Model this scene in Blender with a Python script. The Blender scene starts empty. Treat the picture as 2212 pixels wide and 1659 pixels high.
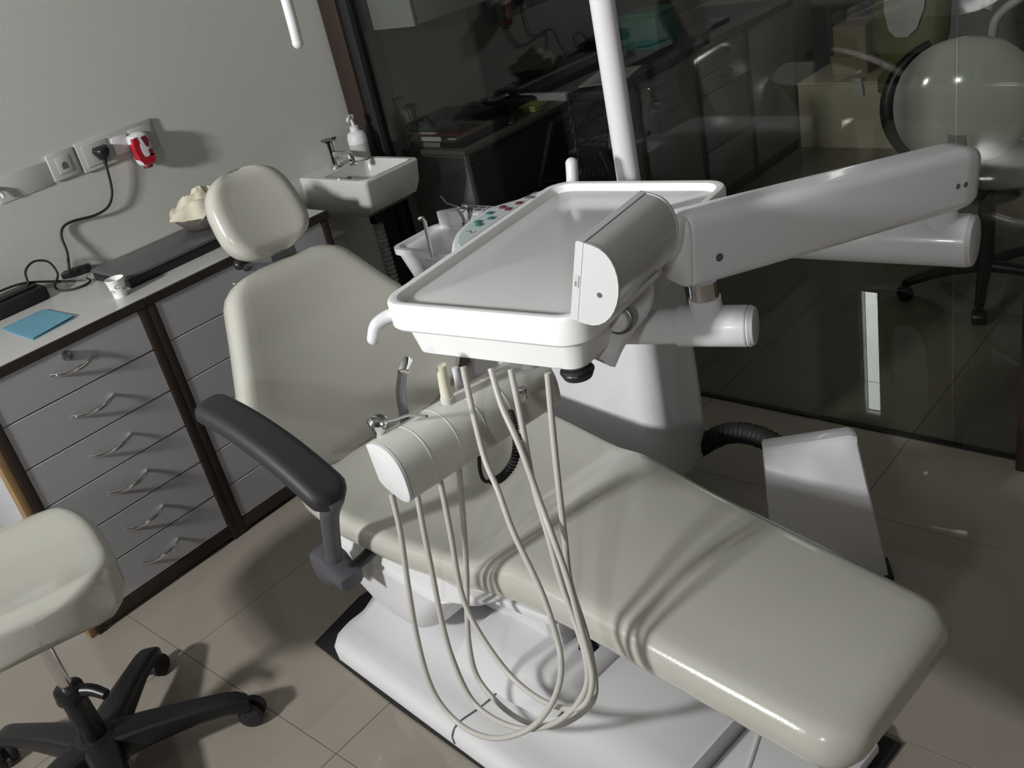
import bpy, bmesh, math, random
from mathutils import Vector, Matrix
random.seed(7)
PI = math.pi
scn = bpy.context.scene
COL = scn.collection

# ------------------------------------------------------------------ camera
FPX = 2092.5
PIT, ROL, YAW = math.radians(27.45), math.radians(-12.95), math.radians(46.49)
CAM = Vector((0, 0, 1.65))
FW = Vector((-math.sin(YAW)*math.cos(PIT), math.cos(YAW)*math.cos(PIT), -math.sin(PIT)))
R0 = Vector((math.cos(YAW), math.sin(YAW), 0))
U0 = R0.cross(FW)
RT = math.cos(ROL)*R0 + math.sin(ROL)*U0
UP = -math.sin(ROL)*R0 + math.cos(ROL)*U0
cam_data = bpy.data.cameras.new('camera')
cam_data.sensor_width = 36.0
cam_data.lens = FPX/2212*36.0
cam_data.clip_start = 0.05
cam = bpy.data.objects.new('camera', cam_data)
COL.objects.link(cam)
cam.matrix_world = Matrix(((RT.x, UP.x, -FW.x, CAM.x), (RT.y, UP.y, -FW.y, CAM.y), (RT.z, UP.z, -FW.z, CAM.z), (0, 0, 0, 1)))
scn.camera = cam

# ------------------------------------------------------------------ world, daylight and fill through the windows, exposure
world = bpy.data.worlds.new('sky'); scn.world = world; world.use_nodes = True
bg = world.node_tree.nodes['Background']
bg.inputs[0].default_value = (0.80, 0.88, 1.0, 1); bg.inputs[1].default_value = 1.2
scn.view_settings.view_transform = 'Standard'
scn.view_settings.look = 'None'
scn.view_settings.exposure = -0.2
scn.view_settings.gamma = 1.0
scn.view_settings.use_curve_mapping = False
YB, YF = -2.3, 6.2            # wall behind the camera, far wall of the room beyond the glass
# window openings (x0, x1, z0, z1), the wall they are in (-1 behind the camera, +1 far wall), watts of daylight and fill
WIN = [(0.30, 0.56, 2.10, 2.40, -1, 70.0), (-2.18, -1.84, 2.16, 2.50, -1, 350.0), (-2.76, -2.62, 1.50, 2.56, 1, 5.0), (-2.26, -1.97, 3.02, 3.50, 1, 5.0)]  # first one is a weaker opening added as directional fill from the right
for x0, x1, z0, z1, sg, pw in WIN:
    ld = bpy.data.lights.new('daylight_and_fill', 'AREA'); ld.shape = 'RECTANGLE'
    ld.size = x1-x0-0.01; ld.size_y = z1-z0-0.01; ld.energy = pw; ld.color = (1.0, 0.965, 0.94)
    lo = bpy.data.objects.new('daylight_and_fill', ld); COL.objects.link(lo)
    lo.location = ((x0+x1)/2, YB-0.10 if sg < 0 else YF+0.10, (z0+z1)/2)
    lo.rotation_euler = (math.radians(90 if sg < 0 else -90), 0, 0)        # faces into the room

# ------------------------------------------------------------------ measuring helpers (a picture point on a known plane)
def ray(x, y): return FW + RT*((x-1106)/FPX) - UP*((y-829.5)/FPX)
def pz(x, y, z): d = ray(x, y); return CAM + d*((z-CAM.z)/d.z)
def py_(x, y, Y): d = ray(x, y); return CAM + d*(Y/d.y)
def px_(x, y, X): d = ray(x, y); return CAM + d*(X/d.x)
def pd(x, y, D): d = ray(x, y).normalized(); return CAM + d*D

# ------------------------------------------------------------------ materials
MATS = {}
def mat(name, col, rough=0.5, metal=0.0, var=0.06, scale=8.0, bump=0.0, bscale=60.0, coat=0.0, spec=0.5, trans=0.0, ior=1.45, stretch=None, col2=None, alpha=1.0):
    m = bpy.data.materials.new(name); m.use_nodes = True
    nt = m.node_tree; b = nt.nodes['Principled BSDF']
    b.inputs['Roughness'].default_value = rough; b.inputs['Metallic'].default_value = metal
    b.inputs['IOR'].default_value = ior
    b.inputs['Specular IOR Level'].default_value = spec
    b.inputs['Coat Weight'].default_value = coat; b.inputs['Coat Roughness'].default_value = 0.06
    b.inputs['Transmission Weight'].default_value = trans
    tc = nt.nodes.new('ShaderNodeTexCoord')
    src = tc.outputs['Object']
    if stretch:
        mp = nt.nodes.new('ShaderNodeMapping'); mp.inputs['Scale'].default_value = stretch
        nt.links.new(src, mp.inputs[0]); src = mp.outputs[0]
    no = nt.nodes.new('ShaderNodeTexNoise'); no.inputs['Scale'].default_value = scale; no.inputs['Detail'].default_value = 4
    nt.links.new(src, no.inputs['Vector'])
    mx = nt.nodes.new('ShaderNodeMix'); mx.data_type = 'RGBA'
    c2 = col2 if col2 else tuple(max(0, c*(1-var*2)) for c in col)
    mx.inputs[6].default_value = (*col, 1); mx.inputs[7].default_value = (*c2, 1)
    nt.links.new(no.outputs[0], mx.inputs[0]); nt.links.new(mx.outputs[2], b.inputs['Base Color'])
    if bump:
        n2 = nt.nodes.new('ShaderNodeTexNoise'); n2.inputs['Scale'].default_value = bscale; n2.inputs['Detail'].default_value = 3
        nt.links.new(src, n2.inputs['Vector'])
        bp = nt.nodes.new('ShaderNodeBump'); bp.inputs['Strength'].default_value = bump; bp.inputs['Distance'].default_value = 0.004
        nt.links.new(n2.outputs[0], bp.inputs['Height']); nt.links.new(bp.outputs[0], b.inputs['Normal'])
    MATS[name] = m
    return m
def glass(name, tint, refl=1.0):
    m = bpy.data.materials.new(name); m.use_nodes = True; nt = m.node_tree
    for n in list(nt.nodes): nt.nodes.remove(n)
    out = nt.nodes.new('ShaderNodeOutputMaterial'); tr = nt.nodes.new('ShaderNodeBsdfTransparent'); gl = nt.nodes.new('ShaderNodeBsdfGlossy')
    fr = nt.nodes.new('ShaderNodeFresnel'); mx = nt.nodes.new('ShaderNodeMixShader')
    tr.inputs[0].default_value = (*tint, 1); gl.inputs[0].default_value = (refl, refl, refl, 1); gl.inputs['Roughness'].default_value = 0.0
    ge = nt.nodes.new('ShaderNodeNewGeometry'); mr = nt.nodes.new('ShaderNodeMapRange')      # same reflectance from both faces of the sheet
    mr.inputs['To Min'].default_value = 1.5; mr.inputs['To Max'].default_value = 1/1.5
    nt.links.new(ge.outputs['Backfacing'], mr.inputs['Value']); nt.links.new(mr.outputs[0], fr.inputs[0])
    nt.links.new(fr.outputs[0], mx.inputs[0]); nt.links.new(tr.outputs[0], mx.inputs[1]); nt.links.new(gl.outputs[0], mx.inputs[2])
    nt.links.new(mx.outputs[0], out.inputs[0]); MATS[name] = m
    return m
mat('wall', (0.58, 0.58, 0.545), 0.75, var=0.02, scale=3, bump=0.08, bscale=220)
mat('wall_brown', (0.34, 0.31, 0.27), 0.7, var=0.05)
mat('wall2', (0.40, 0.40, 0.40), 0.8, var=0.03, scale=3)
mat('ceiling', (0.42, 0.42, 0.41), 0.9, var=0.02)
mat('tile', (0.30, 0.265, 0.225), 0.006, var=0.05, scale=5, col2=(0.27, 0.24, 0.20))
mat('grout', (0.17, 0.15, 0.13), 0.8)
mat('wood', (0.036, 0.022, 0.016), 0.5, var=0.3, scale=14, stretch=(8, 8, 0.8), col2=(0.018, 0.011, 0.008))
mat('wood_raw', (0.32, 0.20, 0.09), 0.6, var=0.2, scale=14, stretch=(8, 8, 0.8))
mat('laminate', (0.42, 0.415, 0.435), 0.35, var=0.03, scale=20)
mat('laminate_top', (0.46, 0.455, 0.44), 0.25, var=0.03, scale=20)
mat('gap', (0.02, 0.02, 0.02), 0.9)
mat('chrome', (0.80, 0.80, 0.82), 0.10, metal=1.0, var=0.02)
mat('steel', (0.30, 0.30, 0.32), 0.28, metal=1.0, var=0.05)
mat('vinyl', (0.465, 0.455, 0.405), 0.20, var=0.02, scale=3, bump=0.05, bscale=350, coat=0.35)
mat('white', (0.72, 0.72, 0.745), 0.28, var=0.01, coat=0.25)
mat('tray_white', (0.90, 0.90, 0.90), 0.30, var=0.01, coat=0.2)
mat('white_matt', (0.66, 0.655, 0.665), 0.45, var=0.01)
mat('bar_white', (0.60, 0.60, 0.56), 0.4, var=0.01)
mat('tray_mat', (0.58, 0.58, 0.58), 0.14, var=0.01)
mat('hose', (0.50, 0.485, 0.45), 0.38, var=0.03)
mat('cream', (0.74, 0.70, 0.55), 0.4)
mat('armrest', (0.028, 0.028, 0.030), 0.55, bump=0.05, bscale=300)
mat('armpost', (0.075, 0.075, 0.085), 0.5)
mat('black', (0.012, 0.012, 0.014), 0.35)
mat('black_matt', (0.010, 0.010, 0.011), 0.7)
mat('rubber', (0.015, 0.014, 0.013), 0.6)
mat('ceramic', (0.55, 0.55, 0.54), 0.12, var=0.01, coat=0.3)
mat('plate', (0.50, 0.50, 0.48), 0.35)
mat('red', (0.42, 0.015, 0.03), 0.3)
mat('dark_red', (0.16, 0.02, 0.03), 0.3)
mat('blue', (0.12, 0.30, 0.40), 0.5, var=0.08, scale=12)
mat('cup', (0.86, 0.85, 0.82), 0.5)
mat('cup_print', (0.40, 0.40, 0.40), 0.5)
mat('board_top', (0.085, 0.085, 0.09), 0.35)
mat('cloth', (0.62, 0.58, 0.46), 0.8, var=0.12, scale=30)
mat('pebble', (0.16, 0.14, 0.13), 0.8, var=0.5, scale=60, col2=(0.04, 0.035, 0.035))
mat('btn_green', (0.05, 0.17, 0.17), 0.35)
mat('btn_red', (0.17, 0.035, 0.05), 0.35)
mat('panel_film', (0.55, 0.63, 0.62), 0.25)
mat('ink', (0.12, 0.12, 0.13), 0.5)
mat('desk_dark', (0.035, 0.035, 0.042), 0.5)
mat('desk_top', (0.16, 0.16, 0.155), 0.4)
mat('cab2', (0.34, 0.34, 0.36), 0.35, var=0.03)
mat('beige', (0.62, 0.55, 0.42), 0.7, var=0.05)
mat('carton', (0.34, 0.27, 0.19), 0.8, var=0.1)
mat('olive', (0.16, 0.17, 0.06), 0.5, var=0.1)
mat('paper', (0.60, 0.60, 0.58), 0.7)
mat('pale', (0.66, 0.65, 0.62), 0.12, var=0.02, coat=0.6)
mat('yellow', (0.45, 0.46, 0.16), 0.6)
mat('green_dark', (0.03, 0.16, 0.12), 0.5)
mat('soap', (0.46, 0.46, 0.44), 0.3)
mat('ink_grey', (0.30, 0.30, 0.30), 0.5)
glass('glass', (0.73, 0.745, 0.72))
glass('clear', (0.92, 0.94, 0.95))

# ------------------------------------------------------------------ mesh helpers
class MB:
    def __init__(s): s.v = []; s.f = []
    def add(s, vs, fs):
        o = len(s.v); s.v += [Vector(p) for p in vs]; s.f += [tuple(i+o for i in f) for f in fs]; return s
    def bm(s, b):
        b.verts.index_update()
        s.add([v.co.copy() for v in b.verts], [[v.index for v in f.verts] for f in b.faces]); b.free(); return s
    def box(s, lo, hi, bev=0.0, seg=2, M=None):
        b = bmesh.new(); bmesh.ops.create_cube(b, size=1)
        c = [(lo[i]+hi[i])/2 for i in range(3)]; d = [hi[i]-lo[i] for i in range(3)]
        for v in b.verts: v.co = Vector((v.co.x*d[0]+c[0], v.co.y*d[1]+c[1], v.co.z*d[2]+c[2]))
        if bev: bmesh.ops.bevel(b, geom=b.edges[:], offset=min(bev, min(abs(q) for q in d)*0.49), segments=seg, profile=0.5, affect='EDGES')
        if M: b.transform(M)
        return s.bm(b)
    def loft(s, rings, cap=True, closed=False):
        n = len(rings[0]); o = len(s.v); k = len(rings)
        for r in rings: s.v += [Vector(p) for p in r]
        for i in range(k if closed else k-1):
            a = o+i*n; b = o+((i+1) % k)*n
            for j in range(n): s.f.append((a+j, a+(j+1) % n, b+(j+1) % n, b+j))
        if cap and not closed:
            for r, base in ((rings[0], o), (rings[-1], o+(k-1)*n)):
                c = sum((Vector(p) for p in r), Vector())/n; s.v.append(c); ci = len(s.v)-1
                for j in range(n): s.f.append((base+j, base+(j+1) % n, ci))
        return s
    def cyl(s, p0, p1, r0, r1=None, seg=20, bev=0.0):
        r1 = r0 if r1 is None else r1
        p0 = Vector(p0); p1 = Vector(p1); L = (p1-p0).length
        if bev: prof = [(0, r0-bev), (bev*0.3, r0-bev*0.3), (bev, r0), (L-bev, r1), (L-bev*0.3, r1-bev*0.3), (L, r1-bev)]
        else: prof = [(0, r0), (L, r1)]
        return s.lathe(prof, p0, (p1-p0).normalized(), seg)
    def lathe(s, prof, p0, ax=Vector((0, 0, 1)), seg=24):
        ax = Vector(ax).normalized(); p0 = Vector(p0)
        a = ax.orthogonal().normalized(); b = ax.cross(a)
        rings = [[p0+ax*h+(a*math.cos(2*PI*j/seg)+b*math.sin(2*PI*j/seg))*max(r, 1e-5) for j in range(seg)] for h, r in prof]
        return s.loft(rings)
    def tube(s, pts, r, seg=10, sub=1):
        pts = [Vector(p) for p in pts]
        if sub > 1: pts = spline(pts, sub)
        rings = []; t0 = (pts[1]-pts[0]).normalized(); nrm = t0.orthogonal().normalized()
        for i, p in enumerate(pts):
            t = (pts[min(i+1, len(pts)-1)]-pts[max(i-1, 0)]).normalized()
            nrm = (nrm-t*nrm.dot(t)).normalized(); b = t.cross(nrm)
            rr = r(i/(len(pts)-1)) if callable(r) else r
            rings.append([p+(nrm*math.cos(2*PI*j/seg)+b*math.sin(2*PI*j/seg))*rr for j in range(seg)])
        return s.loft(rings)
    def prism(s, outline, z0, z1, bev=0.0, M=None, seg=2):
        b = bmesh.new()
        vs = [b.verts.new((p[0], p[1], z0)) for p in outline]
        f = b.faces.new(vs)
        ex = bmesh.ops.extrude_face_region(b, geom=[f])
        for e in ex['geom']:
            if isinstance(e, bmesh.types.BMVert): e.co.z = z1
        bmesh.ops.recalc_face_normals(b, faces=b.faces[:])
        if bev:
            es = [e for e in b.edges if abs(e.verts[0].co.z-e.verts[1].co.z) < 1e-6]
            bmesh.ops.bevel(b, geom=es, offset=bev, segments=seg, profile=0.5, affect='EDGES')
        if M: b.transform(M)
        return s.bm(b)
    def ball(s, c, r, seg=16, sc=(1, 1, 1)):
        prof = [(-math.cos(PI*i/10), math.sin(PI*i/10)) for i in range(11)]
        c = Vector(c)
        rings = [[c+Vector((sc[0]*r*q*math.cos(2*PI*j/seg), sc[1]*r*q*math.sin(2*PI*j/seg), sc[2]*r*h)) for j in range(seg)] for h, q in [(h, max(q, 1e-4)) for h, q in prof]]
        return s.loft(rings)
def spline(pts, n):
    out = []
    P = [pts[0]*2-pts[1]]+list(pts)+[pts[-1]*2-pts[-2]]
    for i in range(1, len(P)-2):
        a, b, c, d = P[i-1:i+3]
        for k in range(n):
            t = k/n
            out.append(0.5*((2*b)+(c-a)*t+(2*a-5*b+4*c-d)*t*t+(3*b-a-3*c+d)*t*t*t))
    out.append(pts[-1].copy())
    return out
def lerp_tab(tab, x):
    if x <= tab[0][0]: return tab[0][1]
    for (a, b), (c, d) in zip(tab, tab[1:]):
        if x <= c: return b+(d-b)*(x-a)/(c-a)
    return tab[-1][1]
def smooth_tab(tab, x):     # a smoother table: averages neighbours
    return (lerp_tab(tab, x-0.03)+2*lerp_tab(tab, x)+lerp_tab(tab, x+0.03))/4

MW = {}
def empty(name, loc=(0, 0, 0), rz=0.0, label=None, cat=None, group=None, kind=None):
    o = bpy.data.objects.new(name, None); COL.objects.link(o)
    o.empty_display_size = 0.05
    o.location = loc; o.rotation_euler = (0, 0, rz)
    MW[o.name] = Matrix.Translation(Vector(loc)) @ Matrix.Rotation(rz, 4, 'Z')
    tag(o, label, cat, group, kind)
    return o
def tag(o, label=None, cat=None, group=None, kind=None):
    if label: o['label'] = label
    if cat: o['category'] = cat
    if group: o['group'] = group
    if kind: o['kind'] = kind
    return o
def build(name, mb, m, parent=None, local=False, flat=False, ang=40, origin=None):
    """one mesh object; coordinates are world ones unless local=True"""
    vs = mb.v
    base = MW[parent.name] if parent else Matrix.Identity(4)
    if parent and not local:
        inv = base.inverted(); vs = [inv @ v for v in vs]
    if parent is None:
        if origin is None:
            lo = Vector([min(v[i] for v in vs) for i in range(3)]); hi = Vector([max(v[i] for v in vs) for i in range(3)])
            origin = Vector(((lo.x+hi.x)/2, (lo.y+hi.y)/2, lo.z))
        origin = Vector(origin); vs = [v-origin for v in vs]
    me = bpy.data.meshes.new(name)
    me.from_pydata([tuple(v) for v in vs], [], mb.f)
    b = bmesh.new(); b.from_mesh(me); bmesh.ops.recalc_face_normals(b, faces=b.faces[:]); b.to_mesh(me); b.free()
    if not flat:
        me.shade_smooth(); me.set_sharp_from_angle(angle=math.radians(ang))
    me.materials.append(MATS[m] if isinstance(m, str) else m)
    o = bpy.data.objects.new(name, me); COL.objects.link(o)
    if parent:
        o.parent = parent; MW[o.name] = base.copy()
    else:
        o.location = origin; MW[o.name] = Matrix.Translation(origin)
    return o
def part(name, mb, m, parent, **k): return build(name, mb, m, parent, **k)
def subpart(name, mb, m, parent, **k): return build(name, mb, m, parent, **k)
def struct(name, mb, m, **k): return tag(build(name, mb, m, **k), kind='structure')
def copy_tree(o, parent=None):
    c = o.copy(); COL.objects.link(c); c.parent = parent
    MW[c.name] = MW.get(o.name)
    for ch in list(o.children): copy_tree(ch, c)
    return c
def T(x, y, z): return Matrix.Translation((x, y, z))
def frame(o, x, y, z):
    return Matrix(((x[0], y[0], z[0], o[0]), (x[1], y[1], z[1], o[1]), (x[2], y[2], z[2], o[2]), (0, 0, 0, 1)))

# ================================================================== ROOM SHELL
XL, YG, XR, ZC = -3.0, 2.33, 2.3, 3.7
fl = struct('floor', MB().box((XL-.1, YB-.1, -0.05), (XR, YF, -0.0035)), 'grout', flat=True)
TS = 0.6455
tile_me = None
x0 = -1.56-3*TS
xs = []; x = x0
while x < XR: xs.append(x); x += TS
ys = []; y = 0.69-3*TS
while y < YF: ys.append(y); y += TS
for xa in xs:
    for ya in ys:
        a0, a1 = max(xa, XL), min(xa+TS, XR); b0, b1 = max(ya, YB), min(ya+TS, YF)
        if a1-a0 < .03 or b1-b0 < .03: continue
        full = a1-a0 > TS-.001 and b1-b0 > TS-.001
        if full and tile_me:
            o = bpy.data.objects.new('tile', tile_me); COL.objects.link(o); o.parent = fl
            o.location = Vector((a0, b0, 0))-fl.location
            continue
        mb = MB().box((0.0008, 0.0008, -0.004), (a1-a0-0.0008, b1-b0-0.0008, 0.0), 0.0005, 1)
        me = bpy.data.meshes.new('tile'); me.from_pydata([tuple(v) for v in mb.v], [], mb.f); me.materials.append(MATS['tile'])
        o = bpy.data.objects.new('tile', me); COL.objects.link(o); o.parent = fl; o.location = Vector((a0, b0, 0))-fl.location
        if full: tile_me = me
struct('wall_left', MB().box((XL-.12, YB-.12, 0), (XL, YF, ZC)), 'wall', flat=True)
def holed_wall(y0, y1, wins):
    m = MB(); x = XL-.12
    for x0_, x1_, z0_, z1_ in sorted(wins):
        m.box((x, y0, 0), (x0_, y1, ZC)); m.box((x0_, y0, 0), (x1_, y1, z0_)); m.box((x0_, y0, z1_), (x1_, y1, ZC)); x = x1_
    return m.box((x, y0, 0), (XR+.12, y1, ZC))
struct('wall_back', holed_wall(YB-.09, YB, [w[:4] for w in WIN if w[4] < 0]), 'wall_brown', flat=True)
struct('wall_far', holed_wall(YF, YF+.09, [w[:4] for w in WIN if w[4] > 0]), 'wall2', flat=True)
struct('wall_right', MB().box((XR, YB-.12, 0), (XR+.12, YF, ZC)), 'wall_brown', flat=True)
struct('ceiling', MB().box((XL-.12, YB-.12, ZC), (XR+.12, YF+.12, ZC+.1)), 'ceiling', flat=True)
for i, (x0_, x1_, z0_, z1_, sg, pw) in enumerate(WIN):
    ya = YB-.07 if sg < 0 else YF+.02; yb_ = ya+.05; t = .012
    w = empty('window_%d' % (i+1), ((x0_+x1_)/2, ya+.025, z0_), kind='structure')  # the first frames the added fill opening
    part('jamb', MB().box((x0_, ya, z0_), (x0_+t, yb_, z1_), .002), 'white_matt', w)
    part('jamb', MB().box((x1_-t, ya, z0_), (x1_, yb_, z1_), .002), 'white_matt', w)
    part('rail', MB().box((x0_+t, ya, z0_), (x1_-t, yb_, z0_+t), .002), 'white_matt', w)
    part('rail', MB().box((x0_+t, ya, z1_-t), (x1_-t, yb_, z1_), .002), 'white_matt', w)
    if z1_-z0_ < 1:
        part('mullion', MB().box(((x0_+x1_)/2-.010, ya+.01, z0_+t), ((x0_+x1_)/2+.010, yb_-.01, z1_-t), .002), 'white_matt', w)
        part('glazing_bar', MB().box((x0_+t, ya+.015, (z0_+z1_)/2-.006), (x1_-t, yb_-.015, (z0_+z1_)/2+.006), .002), 'white_matt', w)
    part('pane', MB().box((x0_+t, ya+.024, z0_+t), (x1_-t, ya+.026, z1_-t)), 'clear', w, flat=True)
# glass partition with its wooden posts
struct('trim_1', MB().box((-3.0, YG, 0), (-2.905, YG+.10, ZC), .004), 'wood')
struct('trim_2', MB().box((-2.9045, YG+.012, 0), (-2.86, YG+.055, ZC), .003), 'black_matt')
gw = empty('wall_glass', (-1.0, YG+.04, 0), kind='structure')
part('pane', MB().box((-2.86, YG+.034, 0.0065), (-0.803, YG+.044, ZC)), 'glass', gw, flat=True)
part('pane', MB().box((-0.798, YG+.034, 0.0065), (-0.62, YG+.044, ZC)), 'glass', gw, flat=True)
part('pane', MB().box((-0.54, YG+.034, 0.0065), (XR, YG+.044, ZC)), 'glass', gw, flat=True)
part('bottom_channel', MB().box((-2.86, YG+.028, 0), (-0.62, YG+.05, 0.006), .002), 'black_matt', gw)
part('bottom_channel', MB().box((-0.54, YG+.028, 0), (XR, YG+.05, 0.006), .002), 'black_matt', gw)
part('frame_post', MB().box((-0.62, YG-.02, 0), (-0.54, YG+.09, ZC), .004), 'wood', gw)

# ================================================================== LEFT CABINETS
XF = -2.52
ZD = [0.80, 0.678, 0.546, 0.425, 0.298, 0.174, 0.053]
def bow_handle(mb, yc, zc, w=0.128):
    pts = []
    for k in range(17):
        a = -1+2*k/16
        pts.append(Vector((XF-.001+0.024*(1-a*a)**0.75, yc+a*w/2, zc-0.006*(1-a*a))))
    rings = []
    for i, p in enumerate(pts):
        a = abs(-1+2*i/16); hw = 0.0068-0.0018*a; th = 0.0036
        t = (pts[min(i+1, 16)]-pts[max(i-1, 0)]).normalized()
        b = t.cross(Vector((0, 0, 1))).normalized(); c = b.cross(t).normalized()
        rings.append([p+b*th*math.cos(q)+c*hw*math.sin(q) for q in [2*PI*j/10 for j in range(10)]])
    return mb.loft(rings)
def drawer_cabinet(y0, y1, label, left_panel):
    c = empty('drawer_cabinet', ((XL+XF)/2, (y0+y1)/2, 0), label=label, cat='cabinet', group='drawer cabinets under the white worktop')
    part('carcass', MB().box((XL+.01, y0+.02, 0.05), (XF-.022, y1-.0, 0.795)), 'gap', c)
    sp = MB()
    part('side_panel', MB().box((XL+.005, y1, 0.0), (XF+.003, y1+.026, 0.80), .002), 'wood', c)
    if left_panel:
        part('side_panel', MB().box((XL+.005, y0-.018, 0.0), (XF-.046, y0, 0.80), .002), 'laminate', c)
        part('raw_edge_board', MB().box((XF-.0455, y0-.022, 0.0), (XF-.0045, y0, 0.80), .002), 'wood_raw', c)
        part('edge_strip', MB().box((XF-.004, y0-.0, 0.0), (XF+.003, y0+.024, 0.80), .001), 'wood', c)
    else:
        part('side_panel', MB().box((XL+.005, y0-.026, 0.0), (XF+.003, y0, 0.80), .002), 'wood', c)
    ya = y0+(.024 if left_panel else .0)
    part('bottom_rail', MB().box((XF-.03, ya, 0.014), (XF+.003, y1, 0.052), .002), 'wood', c)
    part('plinth', MB().box((XL+.02, ya, 0.0), (XF-.03, y1, 0.05)), 'gap', c, flat=True)
    for i in range(6):
        d = part('drawer', MB().box((XF-.022, ya+.0015, ZD[i+1]+.0018), (XF, y1-.0015, ZD[i]-.0018), .001, 1), 'laminate', c)
        subpart('handle', bow_handle(MB(), (ya+y1)/2+.005, (ZD[i]+ZD[i+1])/2+.005), 'chrome', d)
        if i == 0:
            p = px_(143, 768, XF) if left_panel else Vector((XF, (ya+y1)/2, .776))
            subpart('lock', MB().cyl((XF, p.y, p.z), (XF+.014, p.y, p.z), .0135, .0125, 20, .002).box((XF+.013, p.y-.0015, p.z-.006), (XF+.022, p.y+.0015, p.z+.006), .001), 'steel', d)
    return c
drawer_cabinet(0.60, 1.07, 'left white drawer cabinet with six bow handles and a lock, beside the stool', True)
drawer_cabinet(1.122, 1.735, 'white drawer cabinet behind the dental chair backrest, nearer the wash basin', False)
for a, b_, lb in ((0.40, 1.0955, 'left white worktop with dark wood edge, under blue folder and paper cup'), (1.0965, 1.765, 'right white worktop with dark wood edge, under the long black case')):
    wt = empty('worktop', ((XL+XF)/2, (a+b_)/2, 0.80), label=lb, cat='worktop', group='worktops along the left wall')
    part('slab', MB().box((XL+.002, a, 0.8005), (XF-.003, b_-.0008, 0.825)), 'laminate_top', wt, flat=True)
    part('edge_strip', MB().box((XF-.003, a, 0.8003), (XF+.005, b_-.0008, 0.8252), .001, 1), 'wood', wt)
    if b_ > 1.5: part('end_strip', MB().box((XL+.002, b_-.0008, 0.8003), (XF+.005, b_+.006, 0.8252), .001, 1), 'wood', wt)

# things on the worktop
ZT = 0.8252
cz = empty('instrument_case', (-2.755, 1.5, ZT), label='long flat black case lying along the wall behind the headrest', cat='case')
part('body', MB().box((-2.862, 1.13, ZT), (-2.64, 1.74, ZT+.026), .003), 'black', cz)
part('lid', MB().box((-2.864, 1.128, ZT+.0262), (-2.638, 1.742, ZT+.036), .003), 'board_top', cz)
# crumpled cloth in a stone coloured dish standing on the case
cp = Vector((-2.80, 1.525, ZT+.0365))
dish = build('stone_dish', MB().lathe([(0, .075), (.004, .082), (.03, .104), (.042, .107), (.042, .098), (.012, .07), (.010, .0)], cp, seg=20), 'pebble')
tag(dish, 'mottled grey brown dish under a crumpled cream cloth, behind the headrest', 'dish')
mb = MB(); nU, nV = 40, 24; vs = []; fs = []
for i in range(nU):
    for j in range(nV):
        a = 2*PI*i/nU; r = j/(nV-1)
        rad = .104*r*(1+.10*math.sin(3*a+1)+.07*math.sin(7*a))
        h = .052+.060*(1-r)**.8+.013*math.sin(5*a+9*r)*r+.011*math.sin(15*r+3*a)-.006*max(0, r-.7)/.3
        vs.append(cp+Vector((rad*math.cos(a), rad*math.sin(a)*1.1, h)))
for i in range(nU):
    for j in range(nV-1):
        a = i*nV+j; b2 = ((i+1) % nU)*nV+j; fs.append((a, b2, b2+1, a+1))
mb.add(vs, fs)
cl = build('cloth', mb, 'cloth'); tag(cl, 'crumpled cream cloth heaped beside the headrest against the wall', 'cloth')
so = cl.modifiers.new('thick', 'SOLIDIFY'); so.thickness = .003
# paper cup, upside up, tapering
cc = pz(262, 640, ZT)
cu = empty('paper_cup', cc, label='small white printed paper cup on the worktop', cat='cup')
part('body', MB().lathe([(0.002, .017), (0, .0185), (.052, .0255), (.0535, .0268), (.055, .0262), (.0545, .0248), (.052, .0245), (.004, .0175), (.004, .0)], cc, seg=28), 'cup', cu)
pr = MB()
for k in range(7):          # printed scrolls, thin proud patches on the wall of the cup
    a0 = math.radians(-75+k*50); hc = .020+.014*((k*5) % 3)/2
    for q in range(2):
        pts = []
        for j in range(14):
            tt = j/13*1.6*PI; rr = .0085-.0045*j/13-.002*q
            aa = a0+math.cos(tt+k)*rr/.022; h = hc+math.sin(tt+k)*rr
            R_ = .0185+(.0255-.0185)*h/.052+.0004
            pts.append(cc+Vector((R_*math.cos(aa), R_*math.sin(aa), h)))
        pr.tube(pts, .0009, 5)
part('print', pr, 'cup_print', cu)
# blue folder
bl = [pz(5, 712, ZT), pz(72, 735, ZT), pz(165, 686, ZT), pz(95, 672, ZT)]
fo = empty('folder', (bl[0]+bl[2])/2, label='blue folded paper sheet lying on the left worktop', cat='folder')
part('lower_leaf', MB().prism([(p.x, p.y) for p in bl], ZT, ZT+.002), 'blue', fo, flat=True)
q = [bl[0]+Vector((.002, .002, 0)), bl[1]+Vector((-.002, .003, 0)), bl[2]+Vector((-.004, -.002, 0)), bl[3]]
part('upper_leaf', MB().add([(p.x, p.y, ZT+.0022+h) for p, h in zip(q, (.001, .001, .004, .003))]+[(p.x, p.y, ZT+.0036+h) for p, h in zip(q, (.001, .001, .004, .003))], [(0, 1, 2, 3), (4, 5, 6, 7), (0, 1, 5, 4), (1, 2, 6, 5), (2, 3, 7, 6), (3, 0, 4, 7)]), 'blue', fo, flat=True)
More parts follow.
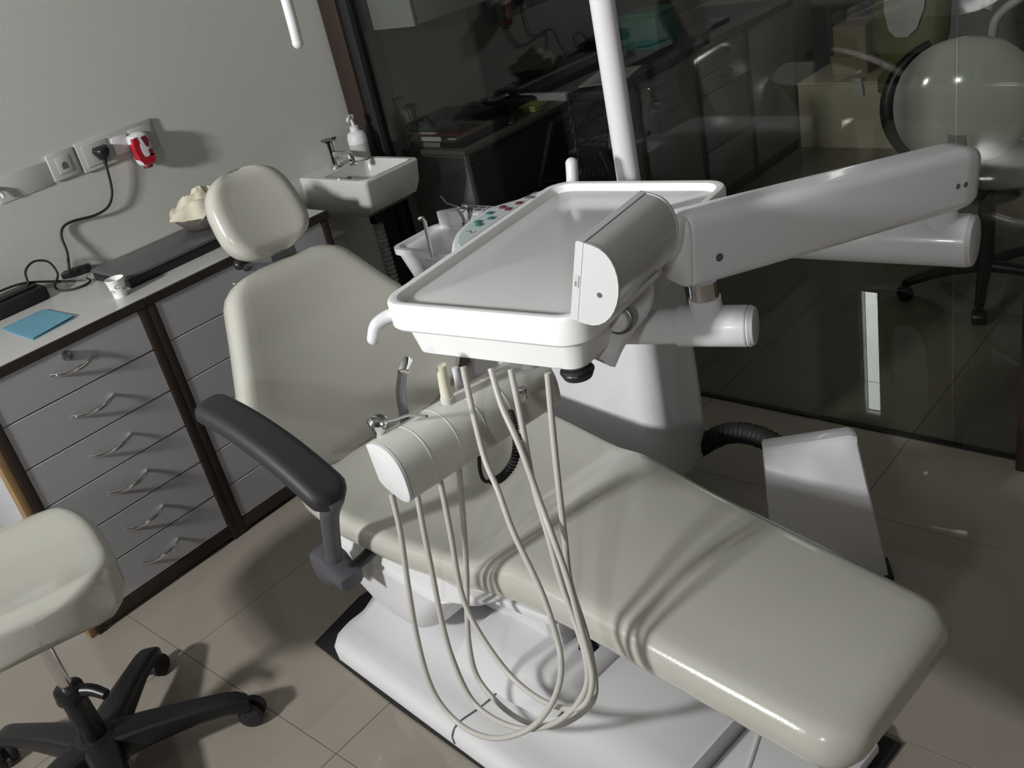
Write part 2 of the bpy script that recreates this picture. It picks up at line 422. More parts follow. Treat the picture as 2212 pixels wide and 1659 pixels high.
# black device with cables
dv = empty('power_supply', (-2.91, .90, ZT), label='black oblong power supply box at the left edge of the worktop', cat='power supply')
part('housing', MB().box((-2.985, .70, ZT), (-2.885, 1.00, ZT+.042), .008), 'black_matt', dv)
part('ridge', MB().box((-2.965, .72, ZT+.0425), (-2.905, .98, ZT+.05), .003), 'black', dv)
lp = [Vector((-2.93, .97, ZT+.05)), Vector((-2.95, .985, ZT+.085)), Vector((-2.955, 1.02, ZT+.10)), Vector((-2.945, 1.055, ZT+.085)), Vector((-2.93, 1.06, ZT+.045)), Vector((-2.91, 1.03, ZT+.02)), Vector((-2.88, 1.04, ZT+.006)), Vector((-2.85, 1.08, ZT+.005)), Vector((-2.86, 1.115, ZT+.006)), Vector((-2.89, 1.12, ZT+.01))]
part('cable', MB().tube(lp, .0035, 8, 6), 'rubber', dv)
lp2 = [Vector((-2.95, .80, ZT+.055)), Vector((-2.945, .88, ZT+.062)), Vector((-2.94, .96, ZT+.058)), Vector((-2.93, 1.04, ZT+.03)), Vector((-2.90, 1.09, ZT+.012))]
part('cable', MB().tube(lp2, .0035, 8, 6), 'rubber', dv)

# ================================================================== SOCKETS ON THE LEFT WALL
def wplate(name, y0, y1, z0, z1, label, cat='socket plate', t=.010):
    e = empty(name, (XL, (y0+y1)/2, z0), label=label, cat=cat)
    part('plate', MB().box((XL, y0, z0), (XL+t, y1, z1), .003), 'plate', e)
    return e
s1 = wplate('data_socket', 1.19, 1.277, 1.106, 1.187, 'small square white data socket plate, leftmost on the wall')
part('module', MB().box((XL+.010, 1.212, 1.122), (XL+.0125, 1.256, 1.172), .001), 'plate', s1)
part('jack', MB().box((XL+.0122, 1.225, 1.134), (XL+.0132, 1.243, 1.150)), 'ink', s1, flat=True)
part('jack_clip', MB().box((XL+.0122, 1.230, 1.150), (XL+.0132, 1.238, 1.155)), 'ink', s1, flat=True)
s2 = wplate('socket_plate', 1.285, 1.55, 1.100, 1.190, 'wide white wall plate with sockets and a switch, above the worktop')
part('socket', MB().box((XL+.010, 1.300, 1.112), (XL+.0125, 1.385, 1.178), .001), 'plate', s2)
part('switch', MB().box((XL+.010, 1.398, 1.118), (XL+.017, 1.452, 1.172), .002), 'white_matt', s2)
part('socket', MB().box((XL+.010, 1.462, 1.112), (XL+.0125, 1.540, 1.178), .001), 'plate', s2)
s0 = wplate('blank_plate', 1.02, 1.185, 1.100, 1.172, 'flat blank white cover strip beside the data socket', 'cover plate', .003)
# plug and mains lead
pl = empty('power_cable', (XL+.02, 1.35, 1.15), label='black plug and mains lead hanging from the wide wall plate', cat='cable')
pb = Vector((XL+.0127, 1.352, 1.146))
oc = [(-.020, .018), (.020, .018), (.026, .004), (.010, -.024), (-.010, -.024), (-.026, .004)]
part('plug', MB().loft([[pb+Vector((h, a*k, b*k)) for a, b in oc] for h, k in ((0, .95), (.008, 1.0), (.026, .86), (.036, .60), (.038, .4))]), 'black', pl, ang=60)
cpath = [pb+Vector((.02, 0, -.02)), px_(228, 352, -2.972), px_(238, 390, -2.975), px_(242, 420, -2.978), px_(233, 447, -2.98), px_(205, 465, -2.985), px_(160, 477, -2.99), px_(137, 490, -2.99), px_(133, 512, -2.985), px_(145, 545, -2.975), px_(149, 580, -2.965), pz(150, 592, ZT+.02)]
part('strain_relief', MB().cyl(pb+Vector((.018, .001, -.016)), px_(228, 356, -2.972), .0075, .0055, 12), 'black', pl)
part('lead', MB().tube(cpath, .0042, 8, 6), 'rubber', pl)
cb = pz(158, 588, ZT+.014)
part('coupler', MB().box((-.055, -.013, -.0125), (.055, .013, .0125), .006, 2, T(*cb) @ Matrix.Rotation(math.radians(62), 4, 'Z')), 'black', pl)
# plug-in vaporiser, red and white
vc = px_(306, 322, -2.965)
vp = empty('plug_in_vaporiser', (XL+.02, vc.y, vc.z), label='red and white plug-in vaporiser on the wide wall plate', cat='vaporiser')
def vap(k, x): # outline at depth x, scale k
    o = [(-.026, .046), (0, .053), (.026, .046), (.030, .012), (.027, -.026), (.018, -.050), (-.015, -.050), (-.026, -.026), (-.030, .012)]
    o = [Vector((0, a, b)) for a, b in o]
    return [Vector((x, vc.y+p.y*k, vc.z+p.z*k)) for p in spline(o+[o[0]], 4)[:-1]]
part('body', MB().loft([vap(.92, XL+.0128), vap(1, XL+.018), vap(1, XL+.040), vap(.94, XL+.050), vap(.80, XL+.055), vap(.4, XL+.057)]), 'white_matt', vp, ang=60)
def patch(o, x0, x1): return MB().loft([[Vector((x, vc.y+a, vc.z+b)) for a, b in o] for x in (x0, x1)])
part('red_panel', patch([(-.0268, .040), (-.014, .042), (-.003, .004), (.004, -.018), (.013, -.026), (.0275, -.022), (.020, -.047), (-.016, -.047), (-.0275, -.024), (-.0312, .010)], XL+.022, XL+.0568), 'red', vp)
part('red_panel', patch([(-.001, .038), (.016, .040), (.023, .022), (.016, .006), (.007, .006)], XL+.044, XL+.0580), 'dark_red', vp)
part('dial', MB().cyl((XL+.050, vc.y+.016, vc.z-.010), (XL+.0595, vc.y+.016, vc.z-.010), .0080, .0075, 16), 'dark_red', vp)
part('refill_bottle', MB().cyl((XL+.034, vc.y+.001, vc.z-.049), (XL+.034, vc.y+.001, vc.z-.060), .015, .015, 16, .002), 'dark_red', vp)
hk = px_(3, 418, -2.985)
hook = build('wall_hook', MB().tube([hk+Vector((-.015, -.01, .02)), hk+Vector((.0, -.006, .012)), hk, hk+Vector((.002, .001, -.012))], lambda t: .006-.001*t, 10, 5), 'white_matt'); tag(hook, 'small white rounded hook on the wall at the left picture edge', 'hook')

# ================================================================== WASH BASIN
SZ = 0.822; sx0, sx1, sy0, sy1 = -2.999, -2.618, 2.025, 2.285
sk = empty('wash_basin', ((sx0+sx1)/2, (sy0+sy1)/2, SZ-.15), label='small square white ceramic wash basin on the wall', cat='basin')
def rrect(x0, x1, y0, y1, r, z, n=6, sq=False):
    out = []
    for cx, cy, a0 in ((x1-r, y1-r, 0), (x0+r, y1-r, 90), (x0+r, y0+r, 180), (x1-r, y0+r, 270)):
        for k in range(n+1):
            a = math.radians(a0+90*k/n); out.append(Vector((cx+r*math.cos(a), cy+r*math.sin(a), z)))
    return out
rg = []
for z, ins, fx in ((-.150, .060, .10), (-.146, .040, .075), (-.120, .014, .030), (-.08, .004, .012), (-.006, .0, .0), (0, .004, .004)):
    rg.append(rrect(sx0, sx1-fx, sy0+ins*.8, sy1-ins*.8, .012+ins*.2, SZ+z))
bx0 = sx0+.115
for z, ins in ((0, .020), (-.006, .024), (-.085, .034), (-.098, .05), (-.100, .10)):
    rg.append(rrect(bx0+ins*.3, sx1-ins, sy0+ins, sy1-ins, .02, SZ+z))
part('bowl', MB().loft(rg), 'ceramic', sk, ang=35)
part('drain', MB().cyl((-2.75, 2.155, SZ-.0995), (-2.75, 2.155, SZ-.0965), .020, .018, 20), 'chrome', sk)
part('overflow_hole', MB().cyl((bx0+.012, 2.155, SZ-.04), (bx0+.018, 2.155, SZ-.04), .007, .007, 14), 'ink', sk)
tp = pz(727, 361, SZ)
tap = empty('tap', tp, label='chrome pillar tap on the back of the wash basin', cat='tap')
part('body', MB().lathe([(0, .026), (.006, .025), (.012, .018), (.05, .0155), (.075, .017), (.095, .018)], tp, seg=20), 'chrome', tap)
part('spout', MB().tube([tp+Vector((0, 0, .045)), tp+Vector((.04, 0, .052)), tp+Vector((.085, 0, .048)), tp+Vector((.098, 0, .036)), tp+Vector((.10, 0, .022))], .0115, 12, 5), 'chrome', tap)
part('aerator', MB().cyl(tp+Vector((.10, 0, .026)), tp+Vector((.10, 0, .012)), .0145, .0145, 16, .002), 'chrome', tap)
part('lever', MB().box((-.02, -.013, .096), (.05, .013, .108), .005, 2, T(*tp) @ Matrix.Rotation(math.radians(-8), 4, 'Y')), 'steel', tap)
sp = Vector((-2.888, 2.252, SZ+.001))
sd = empty('soap_dispenser', sp, label='white soap pump bottle standing on the basin corner', cat='soap bottle')
part('bottle', MB().lathe([(0.060, .0362), (.085, .036), (.098, .030), (.104, .018), (.104, .0)], sp, seg=24), 'white_matt', sd)
part('soap_level', MB().lathe([(0, .030), (.003, .034), (.0598, .0362), (.0598, 0)], sp, seg=24), 'soap', sd)
part('collar', MB().lathe([(.104, .017), (.122, .016), (.124, .009), (.124, 0)], sp, seg=20), 'white_matt', sd)
part('pump', MB().cyl(sp+Vector((0, 0, .122)), sp+Vector((0, 0, .152)), .006, .006, 12).tube([sp+Vector((-.004, .004, .154)), sp+Vector((.006, -.010, .158)), sp+Vector((.014, -.026, .156)), sp+Vector((.017, -.034, .148))], .0065, 10, 4).cyl(sp+Vector((0, 0, .148)), sp+Vector((0, 0, .163)), .011, .010, 14, .002), 'white_matt', sd)
dp = empty('drain_pipe', (-2.78, 2.155, 0.0), label='ribbed clear waste pipe hanging under the wash basin', cat='pipe')
part('trap_nut', MB().cyl((-2.78, 2.155, SZ-.205), (-2.78, 2.155, SZ-.150), .026, .026, 12), 'black', dp)
rp = [(0.0, .016)]
k = 0.01
while k < SZ-.21:
    rp += [(k, .0155), (k+.006, .0205), (k+.012, .0205), (k+.018, .0155)]; k += .018
part('ribbed_hose', MB().lathe(rp, (-2.78, 2.155, 0.001), seg=14), 'ink_grey', dp, ang=20)
wcb = empty('pipe_cover', (-2.9, 2.12, 0), label='grey boxed pipe cover standing below the wash basin', cat='cover')
part('panel', MB().box((-2.995, 1.80, 0.0), (-2.86, 2.06, .60), .004), 'laminate', wcb)
part('top', MB().box((-2.998, 1.795, .6005), (-2.855, 2.065, .612), .003), 'laminate', wcb)

# ================================================================== DENTAL CHAIR
TH = math.radians(-5.5)
CO = Vector((-1.167, 1.207, 0))
ch = empty('dental_chair', CO, TH, label='large cream vinyl dental patient chair with white base in the middle', cat='dental chair')
chM = MW[ch.name]
def rr_ring(w, h, r, ntop=12, na=5):
    """rounded box section, counter-clockwise from right bottom: (t, z)"""
    r = min(r, h*0.495, w*0.49); o = []
    for cx, cz, a0 in ((w-r, h/2-r, 0), (-w+r, h/2-r, 90), (-w+r, -h/2+r, 180), (w-r, -h/2+r, 270)):
        for k in range(na+1):
            a = math.radians(a0+90*k/na); o.append((cx+r*math.cos(a), cz+r*math.sin(a)))
        if a0 == 0: o += [((w-r)*(1-2*k/(ntop+1)), h/2) for k in range(1, ntop+1)]
        if a0 == 180: o += [((-w+r)*(1-2*k/(5)), -h/2) for k in range(1, 5)]
    return o
# seat and leg rest cushion
Wt = [(-.72, .285), (-.6, .30), (-.5, .305), (-.3, .29), (-.05, .25), (.05, .235), (.2, .22), (.6, .202), (.76, .196)]
Zt = [(-.72, .470), (-.5, .456), (-.3, .448), (-.12, .450), (-.02, .464), (.06, .464), (.2, .448), (.6, .408), (.76, .392)]
rings = []
S0, S1 = -.72, .728
ss = [S0+.0005, S0+.006, S0+.016, S0+.03, S0+.05]+[S0+.08+i*(S1-S0-.16)/70 for i in range(71)]+[S1-.055, S1-.035, S1-.02, S1-.010, S1-.004, S1-.0005]
for s in ss:
    e = min(s-S0, S1-s)
    kr = lambda R: 1.0 if e >= R else math.sqrt(max(0, 1-(1-e/R)**2))
    w = smooth_tab(Wt, s)-.075*(1-kr(.075)); h = .088*(0.12+.88*kr(.05))
    zt = smooth_tab(Zt, s)-.088*.25*(1-kr(.05))
    rg = []
    for t, z in rr_ring(w, h, .036):
        u = t/w; zz = z
        if z > 0:
            dish = .028*max(0, min(1, (-.05+.04*u*u-s)/.07))*(1-u*u*u*u)
            crown = .013*max(0, min(1, (s+.06)/.07))*(1-u*u)
            zz += crown-dish
        rg.append(Vector((s, t, zt-h/2+zz)))
    rings.append(rg)
part('seat_cushion', MB().loft(rings), 'vinyl', ch, local=True, ang=60)
# backrest
BA = math.radians(62); P0 = Vector((-.94, 0, .88)); E1 = Vector((-math.cos(BA), 0, math.sin(BA))); N1 = Vector((math.sin(BA), 0, math.cos(BA)))
Wb = [(.425, .10), (.435, .18), (.45, .235), (.475, .287), (.51, .322), (.55, .335), (.585, .333), (.63, .312), (.68, .284), (.77, .234), (.82, .208), (.85, .192), (.87, .175), (.885, .150), (.895, .115), (.899, .07)]
rings = []
zs = [.425+.474*(.5-.5*math.cos(PI*i/44)) for i in range(45)]
for z in zs:
    w = lerp_tab(Wb, z); e = min(z-.425, .899-z)
    k = 1.0 if e > .05 else math.sqrt(max(.02, 1-(1-e/.05)**2))
    h = .10*(.15+.85*k)
    c = P0+E1*((z-.88)/math.sin(BA))
    bulge = .018*math.sin(PI*max(0, min(1, (z-.44)/.30)))
    rg = []
    for t, n in rr_ring(w, h, .042):
        u = t/max(w, .05)
        fwd = .048*u*u*min(1, (.92-z)/.25)-.05
        if n > 0: fwd += bulge*(1-u*u)*.8
        rg.append(c+Vector((0, t, 0))+N1*(n+fwd))
    rings.append([q_+Vector((0, .008, 0)) for q_ in rg])
part('backrest', MB().loft(rings), 'vinyl', ch, local=True, ang=60)
# headrest
HB = math.radians(64); HC = Vector((-.985, .014, 1.028)); HE = Vector((-math.cos(HB), 0, math.sin(HB))); HN = Vector((math.sin(HB), 0, math.cos(HB)))
rings = []
for i in range(29):
    l = -math.cos(PI*i/28)
    k = (1-abs(l)**2.8)**(1/2.8) if abs(l) < 1 else 0
    w = (.133-.016*(l+1)/2)*max(k, .03); h = .078*(.15+.85*min(1, (1-abs(l))*4)**.5)
    rg = []
    for t, n in rr_ring(w, h, .035):
        u = t/w
        rg.append(HC+HE*(l*.118)+Vector((0, t, 0))+HN*(n-.039+(.012*u*u-.008 if n > 0 else 0)))
    rings.append(rg)
part('headrest', MB().loft(rings), 'vinyl', ch, local=True, ang=60)
hb = MB()
q0 = P0+E1*(-.05)-N1*.07; q1 = HC+HE*(-.02)-HN*.055
hb.loft([[q+Vector((0, a, 0))+N1*b for a, b in ((-.035+.035, -.006), (.07, -.006), (.07, .006), (0, .006))] for q in (q0, q1)])
br = part('headrest_bracket', hb, 'steel', ch, local=True)
kp = P0+E1*.055-N1*.045+Vector((0, -.085, 0))
subpart('knob', MB().ball(kp, .014).cyl(kp, kp+Vector((0, .09, .0)), .006, .006, 10), 'black', br, local=True)
# armrest: built in world coordinates on the near side
AY = .865
a0 = py_(440, 868, AY); a1 = py_(728, 1078, AY)
am = part('armrest', MB().tube([py_(722, 1075, AY), py_(712, 1110, AY+.005), py_(716, 1160, AY+.01), py_(722, 1205, AY+.015)], lambda t: .022-.003*t, 12, 5), 'armpost', ch)
d = (a1-a0); L = d.length; d.normalize(); yv = Vector((math.sin(-TH), math.cos(TH), 0)); yv = (yv-d*yv.dot(d)).normalized(); nv = d.cross(yv)
if nv.z < 0: nv = -nv
rings = []
for i in range(27):
    x = L*(.5-.5*math.cos(PI*i/26)); e = min(x, L-x)
    k = 1 if e > .032 else math.sqrt(max(.01, 1-(1-e/.032)**2))
    sag = .030*(1-((2*x/L)-1)**2)
    tap_ = 1.0-.12*(1-x/L)
    rings.append([a0+d*x+yv*(t*1.0)+nv*(n+sag-.01) for t, n in rr_ring(.046*k*tap_+.001, .050*(.4+.6*k), .020)])
subpart('arm_pad', MB().loft(rings), 'armrest', am, ang=60)
bp_ = py_(722, 1222, AY+.03)
subpart('arm_bracket', MB().prism([(-.055, .0), (-.05, .035), (-.02, .046), (.02, .035), (.045, .012), (.075, .008), (.07, -.028), (.02, -.022), (-.005, -.044), (-.04, -.042)], -.034, .034, .016, T(bp_.x, bp_.y, bp_.z) @ Matrix.Rotation(TH, 4, 'Z') @ Matrix.Rotation(math.radians(90), 4, 'X')), 'armpost', am)
subpart('pivot_bolt', MB().cyl(bp_+Vector((.05, .01, 0)), bp_+Vector((.06, .12, .02)), .014, .014, 14), 'black', am)
# white seat shell: a pointed hull under the rear of the seat and a flat plate under the front
rings = [rrect(s0_, s1_, -t_, t_, r_, z_, 6) for z_, s0_, s1_, t_, r_ in ((.125, -.45, -.37, .20, .035), (.128, -.475, -.335, .235, .05), (.142, -.500, -.31, .258, .06), (.18, -.545, -.27, .275, .07), (.23, -.59, -.23, .283, .07), (.28, -.625, -.18, .286, .07), (.322, -.645, -.13, .286, .07), (.326, -.644, -.12, .278, .07), (.345, -.65, -.05, .268, .06), (.374, -.65, .0, .26, .06))]
part('seat_shell', MB().loft(rings), 'white_matt', ch, local=True, ang=32)
part('seat_plate', MB().prism([(-.10, -.245), (.115, -.215), (.12, .215), (-.10, .245)], .352, .376, .005), 'white_matt', ch, local=True)
# white base cover on a black rubber mat
bo = [(-.69, -.379), (-.35, -.384), (.0, -.379), (.34, -.372), (.60, -.35), (.62, -.30), (.62, .17), (-.72, .17), (-.735, -.20)]
part('base_mat', MB().prism(bo, 0.0005, .010, .003), 'black_matt', ch, local=True)
rings = []
for s, k in ((-.622, .86), (-.616, .93), (-.60, .975), (-.575, 1), (-.45, 1.0), (-.2, 1), (0, 1), (.15, 1), (.34, .985), (.36, .97), (.368, .94)):
    e = 1.0 if -.6 < s < .35 else .82
    prof_ = [(-.376, .011), (-.377, .040), (-.366, .056), (-.345, .063), (-.31, .062), (-.27, .066), (-.235, .080), (-.205, .092), (-.17, .096), (-.05, .098), (.08, .096), (.13, .085), (.15, .04), (.15, .011)]
    rings.append([Vector((s-.03*max(0, 1-abs(b_+.1)/.2)*(s < -.5), b_*k, .011+(z-.011)*e)) for b_, z in prof_])
bc = part('base_cover', MB().loft(rings), 'white_matt', ch, local=True, ang=50)
subpart('seam', MB().tube([Vector(p) for p in ((-.118, -.3775, .020), (-.119, -.3765, .042), (-.119, -.364, .0575), (-.117, -.345, .0635), (-.108, -.29, .0645), (-.095, -.24, .079), (-.07, -.19, .0950), (-.03, -.13, .0975))], .0022, 6, 4), 'ink', bc, local=True)
rings = []
for s, k, zt in ((-.26, .10, .10), (-.25, .13, .125), (-.18, .14, .14), (-.05, .14, .138), (.04, .13, .128), (.07, .11, .112), (.075, .09, .10)):
    rings.append([Vector((s, t-.07, z)) for t, z in ((-k-.05, .09), (-k, zt-.01), (-k+.03, zt), (k-.03, zt), (k, zt-.01), (k+.04, .09))])
part('base_hump', MB().loft(rings), 'white_matt', ch, local=True, ang=50)
part('lift_column', MB().box((-.30, -.10, .12), (-.02, .10, .355), .01), 'white_matt', ch, local=True)
part('dark_gap_wedge', MB().prism([(.0, 0), (.055, 0), (.02, .06)], -.05, -.015, .003, T(.0, -.10, .105) @ Matrix.Rotation(math.radians(90), 4, 'X')), 'black_matt', ch, local=True)  # black wedge stands in for the shade in the gap beside the linkage
fpt = part('foot_plate', MB().prism([(.372, -.345), (.58, -.32), (.60, -.29), (.60, .12), (.57, .15), (.372, .15)], .0105, .040, .008), 'white_matt', ch, local=True)
subpart('ridge', MB().tube([Vector((.40, .02, .040)), Vector((.44, -.10, .040)), Vector((.47, -.24, .040))], .005, 8, 4), 'white_matt', fpt, local=True)

# ================================================================== UNIT COLUMN WITH POLE, SPITTOON AND SWING ARM
UX0, UX1, UY0, UY1 = -1.98, -1.30, 1.70, 1.95
un = empty('dental_unit', (-1.62, 1.83, 0), label='white dental unit column with tall pole behind the patient chair', cat='dental unit')
rg = []
for z, ins in ((.115, .03), (.12, .012), (.14, .002), (.30, .0), (.62, .008), (.70, .02), (.735, .035), (.745, .06)):
    rg.append(rrect(UX0+ins, UX1-ins*.6, UY0+ins*.6, UY1-ins*.5, .055, z, 8))
part('cabinet', MB().loft(rg), 'white', un, ang=40)
part('pedestal', MB().loft([rrect(UX0+.08, UX1-.10, UY0+.05, UY1-.02, .04, z, 6) for z in (0.0005, .12)]), 'white_matt', un)
PX, PY = -1.375, 1.835
part('pole', MB().cyl((PX, PY, .74), (PX, PY, 2.05), .0285, .0285, 28), 'white', un)
part('pole_socket', MB().lathe([(.735, .050), (.76, .048), (.78, .036), (.80, .034), (.80, 0)], (PX, PY, 0), seg=24), 'white', un)
# swing arm (horizontal tube B)
B1 = pz(2100, 520, .82); B0 = Vector((PX+.02, PY+.0, .82))
swing = part('swing_arm', MB().cyl(B0, B1, .052, .054, 32, .006), 'white', un, ang=50)
bt = pz(2036, 520, .82)
subpart('riser_socket', MB().lathe([(.0, .036), (.046, .033), (.060, .029), (.092, .0275), (.094, .024)], bt, seg=24), 'white', swing)
subpart('end_cap', MB().cyl(B1-(B1-B0).normalized()*.0, B1+(B1-B0).normalized()*.006, .0525, .050, 32, .002), 'white_matt', swing)
subpart('riser', MB().cyl(bt+Vector((0, 0, .09)), bt+Vector((0, 0, .155)), .021, .021, 20), 'chrome', swing)
# spittoon on the left end of the unit
SPX0, SPX1, SPY0, SPY1, SPZ = -2.30, -1.95, 1.80, 2.02, .70
sp_ = part('spittoon', MB().loft([rrect(SPX0+a, SPX1-a, SPY0+a, SPY1-a, .035, z, 5) for z, a in ((.56, .05), (.58, .03), (.66, .012), (SPZ-.022, .008), (SPZ-.02, .0), (SPZ, .0), (SPZ, .012), (SPZ-.012, .016), (SPZ-.012, .06))]), 'white', un, ang=35)
subpart('touch_panel', MB().prism([(SPX0+.03, 2.0), (SPX1+.0, 2.0), (SPX1, 2.05), (SPX1-.10, 2.075), (SPX0+.12, 2.07)], SPZ, SPZ+.05, .006), 'white', sp_)
for i in range(5):
    for j in range(2): subpart('key', MB().box((SPX0+.11+.034*i+.02*(i > 3), 2.022+.02*j, SPZ+.05), (SPX0+.133+.034*i+.02*(i > 3), 2.034+.02*j, SPZ+.0525), .001), 'ink', sp_)
bowl_c = Vector((-2.09, 1.77, .60))
subpart('bowl', MB().lathe([(-.05, .03), (-.03, .055), (.0, .075), (.035, .080), (.036, .074), (.0, .066), (-.022, .045), (-.03, .0)], bowl_c, seg=24), 'ceramic', sp_)
subpart('cup_filler', MB().tube([py_(935, 555, 1.79), py_(926, 520, 1.79), py_(917, 478, 1.79), py_(911, 471, 1.785), py_(905, 474, 1.78)], .006, 10, 4), 'chrome', sp_)
# corrugated black hose to the floor box
hp = [Vector((-1.42, 1.86, .06)), Vector((-1.34, 1.90, .13)), Vector((-1.24, 1.92, .20)), Vector((-1.14, 1.92, .215)), Vector((-1.05, 1.90, .19)), Vector((-.99, 1.87, .14))]
n_h = [0]
part('corrugated_hose', MB().tube(spline(hp, 24), lambda t: .028+.0025*math.sin(t*2*PI*36), 14), 'rubber', un, ang=80)
# tray of cups etc is out of sight.  3-way syringe on the assistant side
asy = empty('air_syringe', py_(1000, 470, 1.86), label='chrome syringe with thin bent nozzle beside the spittoon', cat='syringe')
k0 = py_(1006, 480, 1.86); k1 = py_(1001, 447, 1.86)
part('body', MB().cyl(k0, k1, .010, .020, 16, .004), 'chrome', asy)
part('holder', MB().tube([py_(1010, 478, 1.87), py_(1016, 460, 1.87), py_(1010, 446, 1.87), py_(1000, 444, 1.87)], .007, 8, 4).cyl(k0, Vector((k0.x, k0.y, .735)), .012, .012, 12), 'steel', asy)
part('nozzle', MB().tube([py_(995, 449, 1.855), py_(966, 439, 1.84), py_(952, 423, 1.83)], .0022, 8, 1), 'chrome', asy)

# ================================================================== INSTRUMENT TABLE (tray on its spring arm)
ZTR = 1.02
TO = Vector((-1.333, .979, 0)); TA = math.radians(7.3)
it = empty('instrument_table', TO, TA, label='white dental instrument table with control panel on a long jointed arm', cat='instrument table')
tu = Vector((math.cos(TA), math.sin(TA), 0)); tv = Vector((-math.sin(TA), math.cos(TA), 0))
def tw(a, b, z): return TO+tu*a+tv*b+Vector((0, 0, z))
TWd, TDp = .425, .64
def tring(ins, z, r=.05): return rrect(ins, TWd-ins, ins, TDp-ins, max(.008, r-ins*.6), z, 6)
rg = [tring(.055, ZTR-.118, .04), tring(.040, ZTR-.118, .045), tring(.032, ZTR-.112, .05), tring(.022, ZTR-.062), tring(.014, ZTR-.060), tring(.0135, ZTR-.056), tring(.004, ZTR-.055), tring(.0, ZTR-.05), tring(.0, ZTR-.006), tring(.003, ZTR-.001), tring(.008, ZTR), tring(.016, ZTR-.002), tring(.021, ZTR-.016), tring(.03, ZTR-.018)]
part('tray_body', MB().loft(rg), 'tray_white', it, local=True, ang=35)
part('tray_mat', MB().loft([tring(.0235, ZTR-.0185), tring(.0235, ZTR-.0165), tring(.026, ZTR-.0155)]), 'tray_mat', it, local=True)
# control panel wing
wo = [(.012, .225), (-.012, .25), (-.036, .285), (-.062, .335), (-.076, .39), (-.080, .43), (-.076, .475), (-.055, .503), (-.030, .535), (-.018, .575), (.004, .60), (.012, .60)]
cpn = part('control_panel', MB().prism(wo, ZTR-.045, ZTR-.001, .010, seg=3), 'white', it, local=True, ang=50)
fo2 = [(.004, .262), (-.012, .277), (-.034, .312), (-.050, .352), (-.056, .40), (-.054, .44), (-.040, .47), (-.024, .50), (-.010, .53), (.004, .555)]
subpart('label_film', MB().prism(fo2, ZTR-.0012, ZTR+.0004), 'panel_film', cpn, local=True, flat=True)
btn_pts = [((1033, 481), 'btn_green'), ((1058, 462), 'btn_green'), ((1030, 487), None), ((1061, 473), 'btn_green'), ((1057, 478), None), ((1086, 449), 'btn_red'), ((1098, 453), 'btn_red'), ((1121, 440), 'btn_red'), ((1035, 487), 'btn_green'), ((1064, 476), None)]
inv = MW[it.name].inverted()
for (p, m_) in btn_pts:
    if not m_: continue
    c = inv @ pz(p[0], p[1], ZTR)
    subpart('button', MB().lathe([(0, .0085), (.0022, .0082), (.0030, .0065), (.0032, 0)], (c.x, c.y, ZTR+.0003), seg=18), m_, cpn, local=True)
c = inv @ pz(1144, 427, ZTR)
ik = MB()
for j in range(3): ik.box((c.x-.010+.008*j, c.y-.006, ZTR+.0004), (c.x-.005+.008*j, c.y+.012-.003*j, ZTR+.0008))
subpart('printed_mark', ik, 'ink', cpn, local=True)
ik = MB(); c = inv @ pz(1020, 500, ZTR)
ik.tube([Vector((c.x-.012+.024*k/10, c.y-.004+.006*math.sin(k*.7), ZTR+.0006)) for k in range(11)], .0009, 5)
subpart('printed_mark', ik, 'ink', cpn, local=True)
# handles left and far
part('handle', MB().tube([Vector((.012, .055, ZTR-.045)), Vector((-.014, .040, ZTR-.046)), Vector((-.032, .018, ZTR-.056)), Vector((-.038, .006, ZTR-.078))], lambda t: .014-.002*t, 14, 6).ball((-.038, .0055, ZTR-.079), .0118), 'white', it, local=True, ang=60)
part('handle', MB().tube([Vector((.03, TDp-.01, ZTR-.045)), Vector((.022, TDp+.035, ZTR-.02)), Vector((.02, TDp+.05, ZTR+.02))], lambda t: .014, 14, 6).ball((.02, TDp+.05, ZTR+.022), .0142), 'white', it, local=True, ang=60)
part('foot_knob', MB().cyl((.372, .05, ZTR-.118), (.372, .05, ZTR-.135), .03, .026, 20, .004), 'black', it, local=True)
# carriage bar that carries the instruments (axis along the tray depth)
BZ = .795
bA = pz(838, 1020, BZ); bB = pz(1165, 815, BZ)
bd = (bB-bA); bL = bd.length; bd.normalize(); bu = Vector((bd.y, -bd.x, 0)); bz = Vector((0, 0, 1))
prof = [(-.047, .038), (-.020, .048), (.012, .047), (.034, .034), (.046, .012), (.049, -.018), (.044, -.040), (.026, -.050), (.004, -.048), (-.034, -.036), (-.041, -.012)]
prof = [(p.x*1.06, p.y*1.06) for p in spline([Vector((a, b, 0)) for a, b in prof+prof[:1]], 3)[:-1]]
def bring(x, k): return [bA+bd*x+bu*(a*k)+bz*(b*k) for a, b in prof]
bar = part('holder_bar', MB().loft([bring(.0075, 1.0), bring(.06, 1.0), bring(bL, 1.0)]), 'bar_white', it, ang=35)
subpart('end_cap', MB().loft([bring(-.002, .90), bring(0, .99), bring(.006, 1.0)]), 'white_matt', bar, ang=35)
for k in range(1, 5):
    x = .062*k
    subpart('seam_ring', MB().loft([bring(x-.0012, 1.002), bring(x-.0008, 1.012), bring(x+.0008, 1.012), bring(x+.0012, 1.002)]), 'white_matt', bar, ang=30)
def bpt(x, a, z): return bA+bd*x+bu*a+bz*z
for k in range(4):      # forked cradles on the back of the bar
    x = .032+.062*k
    o = [(-.018, -.012), (-.018, .012), (.0, .014), (.0, -.014)]
    subpart('cradle', MB().loft([[bpt(x+b, -.040+a, z) for a, b in o] for z in (.010, .034)]), 'bar_white', bar)
part('bar_neck', MB().cyl(bpt(.34, 0, .04), bpt(.34, 0, ZTR-.116-BZ), .03, .034, 18), 'white', it)
